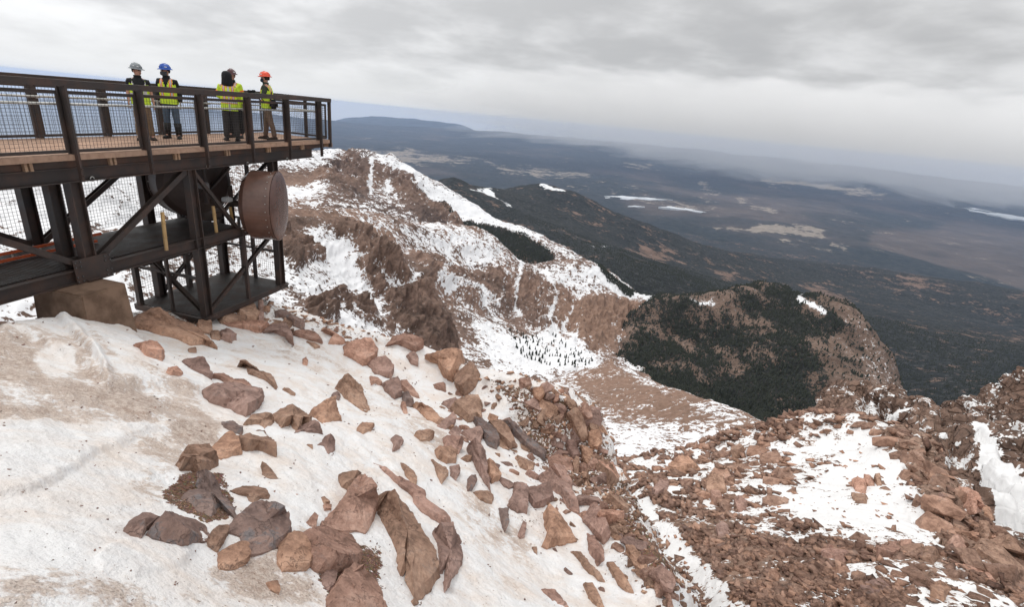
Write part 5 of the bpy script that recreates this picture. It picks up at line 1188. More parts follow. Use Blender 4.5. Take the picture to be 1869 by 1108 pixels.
# (tile, outline, height, material, label)
TR = [
 (1, [(690,612),(745,597),(890,594),(1095,622),(1117,668),(1075,735),(990,795),(870,832),(815,790),(745,690)], .42, 2, 'wide wedge shaped boulder with a flat top in the middle of the dirty snow'),
 (1, [(545,388),(670,388),(715,450),(738,545),(710,555),(615,515),(565,470),(513,455)], .45, 2, 'reddish block boulder right of a small brown stone below the footing'),
 (1, [(430,445),(490,437),(535,490),(520,500),(450,497),(418,478)], .4, 0, 'small brown stone touching the snow left of a reddish block'),
 (1, [(180,283),(300,255),(345,265),(385,310),(402,355),(375,388),(260,378),(245,330),(225,300)], .45, 0, 'pointed pink boulder nearest below the concrete footing'),
 (1, [(800,178),(850,165),(900,200),(922,240),(880,260),(815,235)], .5, 2, 'rounded purple stone just below the steel cage'),
 (1, [(735,200),(795,190),(815,235),(790,245),(745,235)], .3, 1, 'flat brown stone beside the rounded purple stone below the cage'),
 (1, [(572,315),(630,312),(635,335),(580,332)], .5, 1, 'tiny brown cube of stone alone in the snow below the cage'),
 (1, [(140,170),(200,80),(330,20),(480,100),(620,140),(690,220),(765,300),(700,275),(570,265),(420,210),(280,170),(200,190)], .16, 1, 'long flat brown bedrock slab in the shade between footing and cage'),
 (1, [(640,125),(700,112),(740,140),(750,190),(690,190),(650,170)], .5, 1, 'orange brown stone wedged under the corner of the steel cage'),
 (1, [(930,30),(1000,-5),(1050,10),(1095,75),(1060,112),(1000,100),(940,60)], .55, 1, 'big rounded brown boulder under the cage, nearest its right corner'),
 (1, [(1085,-10),(1120,0),(1122,110),(1090,115)], .6, 2, 'upright narrow block beside the rounded boulder under the cage'),
 (1, [(790,65),(880,30),(960,50),(1000,110),(900,110),(820,115)], .4, 1, 'broad brown boulder directly under the edge of the steel cage'),
 (1, [(840,118),(960,110),(1060,115),(1160,135),(1140,170),(1100,185),(1010,160),(880,140)], .25, 0, 'low brown slab with snow below it under the cage boulders'),
 (1, [(1130,165),(1200,130),(1290,120),(1315,170),(1340,275),(1300,250),(1280,215),(1200,185),(1130,190)], .35, 2, 'flat purple slab with a drooping tail on the upper rim'),
 (1, [(1215,40),(1280,20),(1330,60),(1420,130),(1415,162),(1340,130),(1290,100),(1220,75)], .35, 3, 'long grey slanting slab on the upper rim right of the cage'),
 (1, [(1340,185),(1400,180),(1480,190),(1540,230),(1550,262),(1480,245),(1420,225),(1350,205)], .3, 0, 'low orange brown rock with snow above it on the upper rim'),
 (1, [(1548,178),(1620,180),(1700,225),(1730,265),(1690,270),(1600,262),(1640,240),(1620,215)], .35, 0, 'pink brown rock shaped like a hook on the upper rim'),
 (1, [(1440,258),(1490,270),(1535,298),(1500,303)], .4, 1, 'thin flat stone lying below the upper rim rocks'),
 (1, [(962,398),(985,395),(1020,430),(1075,480),(1130,497),(1180,515),(1220,580),(1205,597),(1170,560),(1145,540),(1080,510),(1020,490),(990,440)], .18, 1, 'long narrow brown rock rib curving down through clean snow'),
 (1, [(740,505),(830,508),(905,550),(965,548),(985,540),(1045,600),(1040,612),(960,595),(880,568),(810,530),(745,515)], .22, 0, 'thin brown rib of rock just above the wide wedge boulder'),
 (1, [(1410,382),(1430,378),(1447,400),(1438,440),(1412,420)], .6, 0, 'small upright stone alone high on the white slope'),
 (1, [(1265,605),(1305,600),(1355,635),(1352,648),(1320,640)], .35, 1, 'small thin stone lying near the tip of the curving rib'),
 (1, [(1675,560),(1700,548),(1760,580),(1810,625),(1868,690),(1893,745),(1870,760),(1820,735),(1760,690),(1720,660),(1680,610)], .3, 1, 'stout log shaped rock with a thin tail lying on the snow'),
 (1, [(1620,650),(1660,630),(1684,655),(1670,685),(1635,690)], .5, 3, 'small round dark grey stone left of the log shaped rock'),
 (1, [(1185,795),(1300,730),(1335,722),(1420,775),(1465,845),(1440,870),(1395,862),(1370,900),(1300,922),(1260,880),(1230,840)], .4, 1, 'big squarish brown boulder touching a smaller ragged stone at its foot'),
 (1, [(1355,920),(1380,890),(1430,880),(1490,852),(1520,865),(1550,930),(1490,920),(1440,915),(1425,945),(1370,940)], .35, 2, 'ragged low stone at the foot of the squarish brown boulder'),
 (1, [(1465,785),(1600,715),(1635,710),(1690,830),(1620,830),(1575,858),(1530,830)], .35, 1, 'four cornered brown slab standing alone right of the squarish boulder'),
 (1, [(985,860),(1020,825),(1150,797),(1190,798),(1195,845),(1130,885),(1080,893)], .35, 1, 'lens shaped brown boulder between the wedge and the squarish boulder'),
 (1, [(820,845),(900,835),(945,870),(972,915),(960,930),(910,915),(840,880)], .35, 3, 'greenish grey stone tucked under the tip of the wide wedge boulder'),
 (1, [(920,965),(1090,905),(1130,907),(1165,960),(1212,1060),(1208,1090),(1140,1060),(1080,1040),(1000,1050),(940,1020)], .4, 1, 'brown boulder with a rounded shoulder, right end of the row of three'),
 (1, [(740,1040),(820,965),(870,955),(930,1010),(962,1070),(900,1085),(820,1105),(760,1085)], .4, 1, 'tan brown boulder in the middle of the row of three'),
 (1, [(575,1015),(720,1012),(775,1060),(785,1150),(720,1190),(690,1215),(610,1180),(520,1190),(480,1235),(440,1215),(500,1150),(530,1090)], .38, 1, 'large tan boulder with an overhang, left end of the row of three'),
 (1, [(1555,975),(1600,950),(1640,1000),(1642,1045),(1600,1068),(1530,1055),(1500,1035),(1560,1000)], .4, 2, 'purple stone with a small knob on top, right in open snow'),
 (1, [(1440,1010),(1480,1013),(1482,1040)], .4, 1, 'tiny triangular chip of stone left of the knobbed purple stone'),
 (1, [(1805,895),(1830,860),(1890,865),(1930,872),(1900,905),(1840,925)], .3, 1, 'small lens shaped stone alone on the smooth slope'),
 (2, [(1105,85),(1130,90),(1190,125),(1228,168),(1150,165),(1108,168),(1120,130)], .35, 1, 'small three cornered stone alone in the white snow'),
 (2, [(885,262),(960,240),(1060,243),(1130,262),(1165,295),(1155,315),(1100,315),(1050,343),(1020,330),(1005,300),(940,285)], .22, 1, 'flat fish shaped stone lying in open white snow'),
 (2, [(650,130),(700,112),(730,140),(785,200),(792,250),(820,305),(870,340),(905,400),(918,480),(880,512),(800,515),(740,440),(640,400),(600,350),(540,320),(545,285),(600,270),(680,290),(640,220)], .14, 3, 'smooth grey rock surface beside a patch of brown gravel'),
 (2, [(110,550),(130,520),(230,440),(300,437),(365,455),(340,490),(270,550),(230,600),(160,625),(140,600)], .35, 3, 'dark reddish boulder at the left end of the lower row'),
 (2, [(290,575),(340,500),(450,460),(520,445),(620,480),(700,530),(725,580),(700,625),(610,635),(520,650),(440,630),(330,600)], .38, 3, 'blue grey and brown boulder second from the left in the lower row'),
 (2, [(760,545),(800,520),(860,518),(875,540),(840,620),(790,700),(735,783),(700,720),(715,620)], .3, 1, 'long slanting brown slab between the blue grey boulder and the big lichened one'),
 (2, [(890,520),(960,450),(1060,415),(1185,390),(1262,430),(1280,500),(1320,610),(1230,660),(1130,700),(1030,720),(985,660),(960,590),(890,560)], .32, 3, 'large brown boulder flecked with grey lichen in the lower row'),
 (2, [(800,720),(930,660),(985,680),(1018,760),(960,810),(870,835),(810,825)], .3, 1, 'brown stone partly covered by a white cap of snow'),
 (2, [(1240,660),(1300,615),(1370,640),(1440,710),(1465,800),(1440,835),(1270,838),(1235,770)], .5, 1, 'blocky tan brown boulder left of the broad pink boulder'),
 (2, [(1145,935),(1225,915),(1240,960),(1235,1015),(1180,990)], .4, 1, 'small brown stone alone in dirty snow near the bottom'),
 (2, [(1380,620),(1500,545),(1580,515),(1700,540),(1760,590),(1810,660),(1830,720),(1805,800),(1720,835),(1600,850),(1510,830),(1450,770)], .34, 0, 'broad pink boulder with a flat face near the bottom edge'),
 (2, [(1560,500),(1620,420),(1700,350),(1745,270),(1810,245),(1880,240),(1935,290),(1940,400),(1900,500),(1870,560),(1790,540),(1700,545)], .36, 0, 'tall pink boulder above the broad pink boulder'),
 (2, [(1680,145),(1800,128),(1822,160),(1800,210),(1760,250),(1725,290),(1700,230)], .5, 1, 'small pointed brown boulder above the tall pink boulder'),
 (2, [(1440,490),(1480,447),(1510,480),(1505,545),(1460,550)], .5, 0, 'small pink stone left of the tall pink boulder'),
 (2, [(1545,310),(1570,303),(1605,355),(1570,362)], .4, 1, 'tiny dark chip of rock above a pink chip'), 
 (2, [(1560,365),(1620,362),(1615,400),(1570,405)], .4, 0, 'tiny pink chip of rock under a dark chip'),
 (2, [(1640,960),(1700,870),(1760,830),(1842,840),(1838,890),(1800,960),(1760,1020),(1700,1035),(1660,1010)], .5, 0, 'angular reddish boulder lying in dark gravel near the bottom'),
 (2, [(1550,880),(1600,850),(1650,880),(1640,960),(1600,985),(1555,940)], .4, 2, 'purple stone half buried in dark gravel'),
 (4, [(0,1160),(60,1060),(140,980),(250,1040),(330,1060),(370,1108),(420,1240),(0,1240)], .35, 0, 'pink brown boulder cut by the bottom edge of the picture'),
 (4, [(330,475),(440,410),(475,480),(560,580),(640,690),(740,830),(808,1000),(700,1110),(620,1190),(520,1190),(525,980),(490,800),(430,640),(370,540)], .17, 1, 'huge smooth tan slab slanting down to the right near the bottom'),
 (4, [(765,690),(820,630),(905,630),(950,740),(972,830),(960,920),(900,1010),(850,1110),(790,1110),(812,980),(815,850)], .12, 2, 'flat purple bedrock tongue right beside the huge tan slab'),
 (4, [(345,195),(380,205),(440,235),(520,290),(620,350),(690,400),(715,490),(700,510),(790,570),(880,605),(860,650),(790,600),(700,545),(630,480),(610,420),(530,360),(430,260)], .10, 2, 'thin winding purple rock rib above the bedrock tongue'),
 (4, [(530,185),(580,215),(630,270),(640,340),(610,340),(560,260)], .25, 1, 'short ragged brown outcrop above the winding rib'),
 (4, [(455,10),(490,-20),(530,-10),(538,40),(500,118),(470,90)], .35, 2, 'upright shield shaped purple stone in clean snow'),
 (4, [(1245,515),(1310,515),(1300,600),(1288,680),(1268,640)], .5, 3, 'dark grey spike shaped stone stuck point down in the snow'),
 (4, [(1380,710),(1410,632),(1435,650),(1430,720),(1395,730)], .45, 2, 'small purple fin of stone left of the big triangular slab'),
 (4, [(1482,805),(1518,800),(1522,852),(1500,835)], .4, 1, 'tiny triangular stone below the big triangular slab'),
 (4, [(1575,560),(1590,525),(1650,560),(1740,650),(1805,740),(1740,755),(1600,795),(1560,780),(1600,700)], .3, 1, 'big triangular brown slab overhanging the snow on the right slope'),
 (4, [(1430,375),(1600,340),(1640,455),(1560,490),(1500,500),(1460,430)], .35, 2, 'squarish purple slab above the big triangular slab'),
 (4, [(1310,485),(1350,400),(1350,340),(1430,370),(1445,420),(1445,540),(1380,535)], .45, 2, 'dark block left of the squarish purple slab'),
 (4, [(780,90),(880,80),(930,110),(925,175),(860,182),(800,150)], .5, 1, 'orange brown block at the left edge of the rock band'),
 (4, [(840,5),(955,5),(965,60),(940,150),(925,110),(880,80),(845,70)], .4, 2, 'tall tapering rock standing on the orange brown block'),
 (4, [(790,200),(860,225),(868,270),(825,328),(795,270),(750,160)], .35, 1, 'pointed brown stone hanging below the orange brown block'),
 (4, [(885,210),(950,200),(955,260),(930,305),(890,270)], .45, 2, 'small rounded purple stone right of the hanging pointed stone'),
 (4, [(1015,75),(1060,30),(1120,90),(1150,170),(1155,290),(1180,380),(1120,350),(1085,220),(1020,120)], .3, 2, 'long purple column of rock lying downslope in the rock band'),
 (4, [(1160,165),(1200,190),(1255,290),(1190,322),(1160,290)], .4, 1, 'brown wedge stone against the long purple column'),
 (4, [(1365,140),(1460,175),(1505,190),(1490,230),(1445,260),(1400,210)], .35, 1, 'brown boat shaped stone in the snow gap of the rock band'),
 (4, [(1015,300),(1060,290),(1080,320),(1040,385),(1015,380)], .5, 3, 'dark grey rounded stone at the foot of the rock band'),
 (4, [(1060,400),(1150,395),(1200,430),(1190,475),(1110,450)], .35, 1, 'low brown stone with snow beneath it at the foot of the rock band'),
 (6, [(570,170),(620,110),(700,150),(760,240),(800,340),(815,410),(760,390),(700,300),(640,240)], .25, 2, 'long purple slab slanting right above the triangular slab'),
 (6, [(855,480),(930,345),(960,350),(1020,480),(1050,560),(1000,640),(960,600),(910,530)], .32, 2, 'tall pyramid shaped purple boulder on the right rim'),
 (6, [(775,715),(830,720),(920,830),(1010,920),(960,910),(880,840)], .22, 1, 'long thin brown rock lying downslope below the rim'),
 (6, [(890,580),(940,600),(1000,700),(1005,835),(960,800),(900,680)], .3, 2, 'narrow purple grey fin of rock below the pyramid shaped boulder'),
 (6, [(1030,800),(1080,795),(1160,900),(1220,1000),(1160,985),(1110,940),(1060,850)], .35, 1, 'ragged brown rock ending in a rounded lump on the lower right slope'),
 (6, [(1195,760),(1190,700),(1250,695),(1320,780),(1300,850),(1240,820)], .45, 1, 'blocky brown boulder at the edge of the snowy gully'),
 (6, [(1375,850),(1420,810),(1500,870),(1530,940),(1500,1000),(1440,980),(1400,920)], .5, 2, 'big rounded dark boulder overhanging the snowy gully'),
 (6, [(860,950),(920,960),(980,1050),(1010,1120),(960,1100),(900,1040)], .3, 1, 'brown rock at the lower end of the thin winding crack'),
 (6, [(560,985),(640,990),(700,1050),(750,1120),(640,1120),(600,1030)], .2, 2, 'flat brown rock at the bottom edge in the white slope'),
 (3, [(515,360),(570,340),(690,345),(745,430),(720,480),(650,500),(575,450),(520,420)], .45, 0, 'rounded pink brown boulder at the head of the snow chute'),
 (3, [(690,500),(730,470),(800,480),(870,550),(850,590),(740,560)], .45, 2, 'dark reddish block right below the rounded pink brown boulder'),
 (3, [(825,360),(870,300),(940,280),(1080,350),(1085,375),(1030,400),(960,370),(890,350)], .35, 0, 'broad pink boulder on the skyline of the near slope'),
 (3, [(970,440),(1020,405),(1055,460),(1050,510),(1000,490)], .45, 2, 'dark stone below the broad pink skyline boulder'),
 (3, [(1110,445),(1220,420),(1365,410),(1360,470),(1330,540),(1300,610),(1240,570),(1190,490)], .5, 1, 'big dark cube of rock overhanging on the skyline'),
 (3, [(1180,365),(1290,325),(1365,360),(1360,400),(1250,390)], .35, 0, 'flat pink stone capping the dark overhanging cube'),
 (3, [(1320,600),(1340,560),(1440,490),(1490,570),(1460,650),(1400,718),(1340,680)], .5, 1, 'hunched dark boulder right of the overhanging cube'),
 (3, [(790,650),(900,615),(935,730),(880,745),(820,700)], .5, 2, 'purple cube of stone in the chain of rocks below the chute'),
 (3, [(935,715),(970,705),(1020,790),(1000,810),(955,800)], .5, 3, 'dark grey stone leaning on the purple cube'),
 (3, [(700,590),(760,600),(790,650),(740,640),(710,650)], .4, 0, 'small arched stone left of the purple cube'),
 (3, [(915,640),(960,635),(1040,710),(1060,745),(990,720),(925,680)], .3, 0, 'slanting pink brown slab right of the purple cube'),
 (3, [(1015,805),(1060,800),(1150,850),(1215,910),(1190,932),(1120,900),(1060,840)], .3, 1, 'long tongue of brown rock around a pocket of snow'),
 (3, [(925,805),(960,800),(980,880),(950,860)], .4, 0, 'small leaning stone left of the snow pocket'),
 (3, [(1290,830),(1440,750),(1490,750),(1515,790),(1520,910),(1480,880),(1420,915),(1360,870)], .45, 1, 'big brown boulder shaped like a saddle amid the rock band'),
 (3, [(1225,790),(1330,760),(1360,790),(1280,825)], .35, 2, 'flat dark slab behind the saddle shaped boulder'),
 (3, [(1150,980),(1290,895),(1320,930),(1300,970),(1200,1015)], .45, 2, 'dark reddish beam of rock in the middle of the rock band'),
 (3, [(1445,890),(1510,910),(1600,980),(1645,1060),(1620,1108),(1560,1080),(1490,980)], .3, 3, 'long flat grey slab below the saddle shaped boulder'),
 (3, [(1555,935),(1640,910),(1700,960),(1770,1090),(1720,1108),(1640,1040)], .4, 1, 'long brown block beside the flat grey slab'),
 (5, [(480,440),(520,450),(640,560),(780,670),(770,710),(700,670),(560,540)], .22, 3, 'longest grey slab slanting through the top of the rim'),
 (3, [(1025,1020),(1090,1000),(1170,995),(1130,1060),(1060,1090)], .45, 1, 'brown block at the left tip of the rock band'),
 (3, [(1280,1000),(1320,960),(1355,1010),(1340,1060),(1290,1040)], .45, 2, 'dark lump right of the dark reddish beam'),
 (3, [(1360,1000),(1490,985),(1520,1030),(1500,1100),(1440,1060)], .4, 2, 'purple block above the long purple column'),
 (3, [(605,985),(640,935),(730,945),(700,990),(650,1005)], .35, 1, 'wing shaped stone alone on the smooth snow chute'),
]
for i, (k, pl, h, mi, lab) in enumerate(TR): slab(T(k, pl), h, mi, lab)
CR = [  # jointed cliff blocks of the rim
 (5, [(940,390),(990,340),(1030,380),(1080,480),(1090,560),(1040,580),(1000,510)], .6, 1, 'dark rounded buttress of rock at the top of the rim cliff'),
 (5, [(1090,520),(1170,505),(1195,600),(1160,640),(1100,620)], .7, 1, 'square block jutting out of the rim cliff over the basin'),
 (5, [(1060,300),(1110,350),(1115,420),(1080,430),(1040,380)], .6, 0, 'pink brown cap block on the highest point of the rim cliff'),
 (5, [(930,580),(990,580),(1040,690),(980,700),(940,640)], .5, 2, 'purple brown block set behind the rim cliff buttress'),
 (5, [(690,200),(760,190),(775,240),(740,280),(700,250)], .5, 1, 'brown block at the start of the rim cliff, left of the cap block'),
 (5, [(590,130),(670,125),(680,165),(640,185),(595,160)], .5, 0, 'flat topped pink brown stone standing out on the skyline before the rim cliff'),
 (5, [(800,700),(880,680),(960,720),(980,800),(960,900),(900,860),(830,790)], .4, 0, 'broad orange brown outcrop below the rim cliff'),
 (5, [(1000,730),(1025,740),(1018,910),(990,900),(978,780)], .5, 1, 'tall thin finger of rock right of the broad orange brown outcrop'),
 (5, [(1040,620),(1130,650),(1140,740),(1080,760),(1050,700)], .6, 1, 'dark block at the foot of the rim cliff buttress'),
 (5, [(730,860),(800,800),(880,850),(960,960),(1020,1090),(960,1060),(860,950)], .3, 2, 'long purple slab lying below the broad orange brown outcrop'),
 (5, [(1130,690),(1200,700),(1260,790),(1310,940),(1240,900),(1160,790)], .45, 1, 'long dark ledge falling along the right edge of the rim'),
 (5, [(1230,1000),(1330,990),(1390,1080),(1370,1108),(1290,1060)], .45, 1, 'rounded brown nose of rock over the snowy gully, below the long dark ledge'),
]
for k, pl, h, mi, lab in CR: slab(T(k, pl), h, mi, lab)
SR = [  # the largest blocks of the spur
 (9, [(490,590),(560,560),(640,560),(700,620),(640,680),(560,710),(495,690)], .55, 1, 'biggest dark block on the left part of the spur'),
 (9, [(750,740),(790,690),(890,730),(900,790),(760,790)], .5, 1, 'sharp roof shaped block in the middle of the spur boulder pile'),
 (9, [(790,775),(850,780),(880,870),(830,890),(790,840)], .5, 0, 'pink brown block leaning below the roof shaped block on the spur'),
 (9, [(960,860),(1000,835),(1070,870),(1040,920),(990,940)], .5, 2, 'dark split block at the lower end of the spur boulder pile'),
 (9, [(360,800),(420,715),(500,715),(470,770),(400,830)], .4, 2, 'greyish boulder lowest on the left of the spur pile, beside snow'),
 (9, [(940,480),(1000,450),(1040,480),(1000,540),(950,545)], .6, 1, 'upright block at the top of the spur boulder pile'),
 (9, [(830,1080),(880,1035),(930,1050),(920,1100),(850,1130)], .5, 2, 'dark lone boulder with a snow drift on its right side on the spur'),
 (7, [(615,740),(660,710),(720,740),(710,800),(640,810)], .6, 0, 'rounded boulder on top of another in the snow of the spur'),
 (7, [(610,820),(650,815),(720,830),(715,875),(620,870)], .5, 1, 'rounded boulder under another in the snow of the spur'),
 (7, [(705,680),(760,690),(775,750),(740,775),(700,720)], .6, 0, 'slanting boulder right of the stacked pair on the spur snow'),
 (7, [(775,690),(815,690),(830,760),(800,775)], .5, 1, 'narrow boulder ending the row right of the stacked pair'),
 (8, [(375,690),(450,668),(520,690),(600,740),(560,780),(480,790),(400,750)], .4, 2, 'long purple boulder lying at the lower edge of the big snow patch'),
 (8, [(660,990),(820,935),(935,1000),(870,1065),(740,1030)], .25, 2, 'flat grey purple slab near the bottom right'),
 (8, [(790,660),(940,640),(975,720),(920,770),(800,740)], .3, 0, 'broad pink brown slab in the heap right of the long purple boulder'),
 (8, [(960,640),(1050,645),(1045,700),(980,710)], .4, 0, 'squarish block on the right side of the pink slab heap'),
 (8, [(1040,700),(1180,690),(1240,710),(1200,790),(1080,780)], .3, 1, 'low wide block at the right end of the pink slab heap'),
 (8, [(1360,800),(1500,830),(1600,860),(1660,930),(1540,925),(1430,880)], .22, 0, 'long flat slab pointing right toward the huge brown boulder'),
 (8, [(1350,510),(1460,540),(1475,600),(1430,615),(1370,570)], .5, 1, 'greenish brown boulder above the huge brown boulder'),
 (8, [(1545,500),(1610,510),(1635,580),(1600,650),(1550,600)], .5, 1, 'upright brown boulder between snow and the huge brown boulder'),
 (8, [(1440,460),(1500,450),(1535,500),(1520,540),(1450,520)], .5, 2, 'small dark boulder above the upright brown boulder'),
 (8, [(1455,240),(1510,270),(1555,370),(1530,420),(1480,430),(1450,380)], .45, 0, 'tall pinkish boulder highest on the right edge of the spur'),
 (8, [(1560,370),(1600,390),(1635,480),(1590,490),(1550,440)], .5, 1, 'brown boulder just right of and below the tall pinkish boulder'),
 (8, [(1220,320),(1260,280),(1330,330),(1335,410),(1290,440),(1240,370)], .45, 2, 'smooth purple boulder low on the broken face of the spur'),
 (8, [(1170,950),(1260,925),(1330,975),(1280,1060),(1190,1030)], .4, 1, 'heavy brown boulder at the bottom right amid snow'),
 (8, [(1600,660),(1690,600),(1740,620),(1800,690),(1868,770),(1900,840),(1880,930),(1760,940),(1660,900),(1560,850),(1450,790),(1500,690)], .5, 1, 'huge smooth brown boulder at the lower right edge of the picture'),
 (8, [(1350,600),(1400,660),(1450,800),(1330,740),(1320,690)], .35, 0, 'slanting wedge left of the huge brown boulder'),
]
for k, pl, h, mi, lab in SR: slab(T(k, pl), h, mi, lab, G=GS)

# snow cap on one stone
# ------------------------------------------------------------------ loose rock shapes shared by the scattered rocks
def base_rock(seed, n=15, asp=(1, .8, .55), sub=1):
    r = random.Random(seed); bm = bmesh.new()
    for _ in range(n):
        v = Vector((r.gauss(0, 1), r.gauss(0, 1), r.gauss(0, 1))).normalized()*r.uniform(.8, 1.1)
        v = Vector([max(-0.72, min(0.72, c)) for c in v])
        bm.verts.new((v.x*asp[0], v.y*asp[1], v.z*asp[2]))
    h = bmesh.ops.convex_hull(bm, input=bm.verts[:])
    bmesh.ops.delete(bm, geom=[v for v in bm.verts if not v.link_faces], context='VERTS')
    bmesh.ops.dissolve_limit(bm, angle_limit=0.20, verts=bm.verts[:], edges=bm.edges[:])
    if sub:
        bmesh.ops.bevel(bm, geom=bm.edges[:], offset=0.022, segments=1, affect='EDGES')
        bmesh.ops.triangulate(bm, faces=bm.faces[:])
        bmesh.ops.subdivide_edges(bm, edges=[e for e in bm.edges if e.calc_length() > 0.35], cuts=1)
        bm.normal_update(); P = np.array([v.co[:] for v in bm.verts]); d = fbm(P, 0.7, 3, 0.55, False, seed*3.1)*0.06+0.05*blocky(P@rot, 0.8, seed)
        for v, q in zip(bm.verts, d): v.co += v.normal*float(q)
    return bm
LIB = []
for k in range(16):
    rr = random.Random(k); bm = base_rock(k+1, rr.choice((11, 14, 18)), (1, rr.uniform(.55, .95), rr.uniform(.35, .75)))
    me = bpy.data.meshes.new('rock'); bmesh.ops.recalc_face_normals(bm, faces=bm.faces[:]); bm.to_mesh(me); bm.free(); LIB.append(me)
LIBM = {}
def rock(P, size, n, rnd, mi, label, group, name='rock', sink=0.25):
    key = (rnd.randrange(16), mi)
    if key not in LIBM:
        me = LIB[key[0]].copy(); me.materials.append(M_rk[mi] if mi < 4 else M_rkb); LIBM[key] = me
    o = bpy.data.objects.new(name, LIBM[key]); COL.objects.link(o)
    q = n.to_track_quat('Z', 'Y').to_euler()
    m = q.to_matrix()@Matrix.Rotation(rnd.uniform(0, 6.28), 3, 'Z')@Matrix.Rotation(rnd.gauss(0, 0.35), 3, 'X')
    o.rotation_euler = m.to_euler(); o.scale = (size*rnd.uniform(.85, 1.25), size*rnd.uniform(.8, 1.1), size*rnd.uniform(.8, 1.2))
    o.location = P-n*size*sink*0.6
    tag(o, label, 'rock', group); return o
def pip(x, y, poly):
    ins = False; n = len(poly)
    for i in range(n):
        a, b = poly[i]; c, d = poly[(i+1) % n]
        if (b > y) != (d > y) and x < (c-a)*(y-b)/(d-b)+a: ins = not ins
    return ins
def scatter(G, region, count, px, mi, label, group, seed, mind=0.7, name='rock', sink=0.25):
    rnd = random.Random(seed); us = [p[0] for p in region]; vs = [p[1] for p in region]; pts = []; tries = 0
    while len(pts) < count and tries < count*60:
        tries += 1; u, v = rnd.uniform(min(us), max(us)), rnd.uniform(min(vs), max(vs))
        if not pip(u, v, region): continue
        s = px[0]+(px[1]-px[0])*rnd.random()**1.8
        if any((u-a)**2+(v-b)**2 < (mind*(s+c)/2)**2 for a, b, c in pts): continue
        H = G.hit(u, v)
        if H is None: continue
        pts.append((u, v, s)); sz = s/2*H.length/FOC
        n = (G.normal(H.x, H.y, 0.3)+Vector((0, 0, 0.5))).normalized()
        m = rnd.choice(mi); big = (s-px[0])/(px[1]-px[0]); vv = (v-min(vs))/(max(vs)-min(vs))
        lab = ('small ' if big < .2 else 'middling ' if big < .5 else 'large ')+label+(', upper part' if vv < .33 else ', middle part' if vv < .67 else ', lower part')
        if m < 4: lab = lab.replace('brown ', ('pink brown ', 'brown ', 'purple brown ', 'grey ')[m], 1)
        rock(H, sz*1.15, n, rnd, m, lab, group, name, sink)
g_rim = 'brown rocks packed along the rim of the near slope'
scatter(GN, [(985,705),(1040,715),(1092,755),(1108,800),(1120,860),(1150,930),(1180,985),(1240,1070),(1262,1108),(1215,1108),(1130,1000),(1090,930),(1040,860),(1000,800),(975,740)], 105, (24, 60), (0, 1, 1, 2), 'brown block in the dense rock band along the right rim', g_rim, 3, 0.42, sink=0.1)
scatter(GN, [(800,700),(900,740),(960,790),(1040,870),(1090,950),(1040,960),(960,900),(900,880),(860,860),(800,800)], 62, (18, 54), (0, 1, 2), 'brown stone among the big blocks of the rock band', 'brown stones among the blocks of the rock band', 23, 0.7, sink=0.15)
scatter(GN, [(880,690),(985,705),(1000,790),(940,770),(895,730)], 16, (14, 34), (1, 1, 2), 'dark stone breaking the snow at the top of the rim', 'dark stones at the top of the rim', 4, 0.7)
scatter(GN, [(500,552),(560,572),(650,602),(700,618),(690,628),(640,622),(560,600),(500,585),(400,585),(300,568),(240,560),(380,568)], 26, (12, 34), (0, 1, 1), 'brown rock in the jumble along the upper rim', 'brown rocks along the upper rim', 5, 0.5)
scatter(GN, [(1000,950),(1100,930),(1180,1040),(1220,1108),(1100,1108),(1010,1020)], 12, (12, 30), (1, 2), 'loose stone on the snow slope under the right rim', 'loose stones under the right rim', 6, 1.2)
# ------------------------------------------------------------------ boulders on the spur
g_sp = 'brown boulders strewn over the rocky spur'
scatter(GS, [(1180,830),(1260,830),(1330,800),(1420,800),(1440,850),(1470,900),(1400,930),(1300,930),(1220,900)], 34, (20, 50), (4,), 'brown boulder in the pile on the left half of the spur', g_sp, 11, 0.5, sink=0.0)
scatter(GS, [(1500,985),(1600,975),(1700,1010),(1760,1050),(1880,1108),(1330,1108),(1290,1030),(1400,1010)], 42, (16, 52), (4,), 'brown block on the rubble slope at the foot of the spur', 'brown blocks at the foot of the spur', 12, 0.5, sink=0.05)
scatter(GS, [(1270,775),(1400,775),(1500,757),(1590,775),(1640,800),(1600,800),(1500,790),(1400,800),(1300,810)], 14, (14, 34), (4,), 'brown block along the crest of the spur', 'brown blocks along the spur crest', 13, 0.6, sink=0.05)
scatter(GS, [(1545,872),(1580,868),(1620,890),(1622,930),(1590,925),(1560,915)], 7, (16, 30), (4,), 'rounded block in the small cluster on the big snow patch', 'rounded blocks on the big snow patch', 14, 0.5, sink=0.0)
scatter(GS, [(1625,790),(1700,810),(1740,860),(1770,910),(1820,970),(1869,1040),(1869,1080),(1760,1020),(1690,950),(1650,860)], 34, (24, 64), (4,), 'rough block on the steep broken face of the spur', 'blocks on the broken spur face', 15, 0.5, sink=0.05)
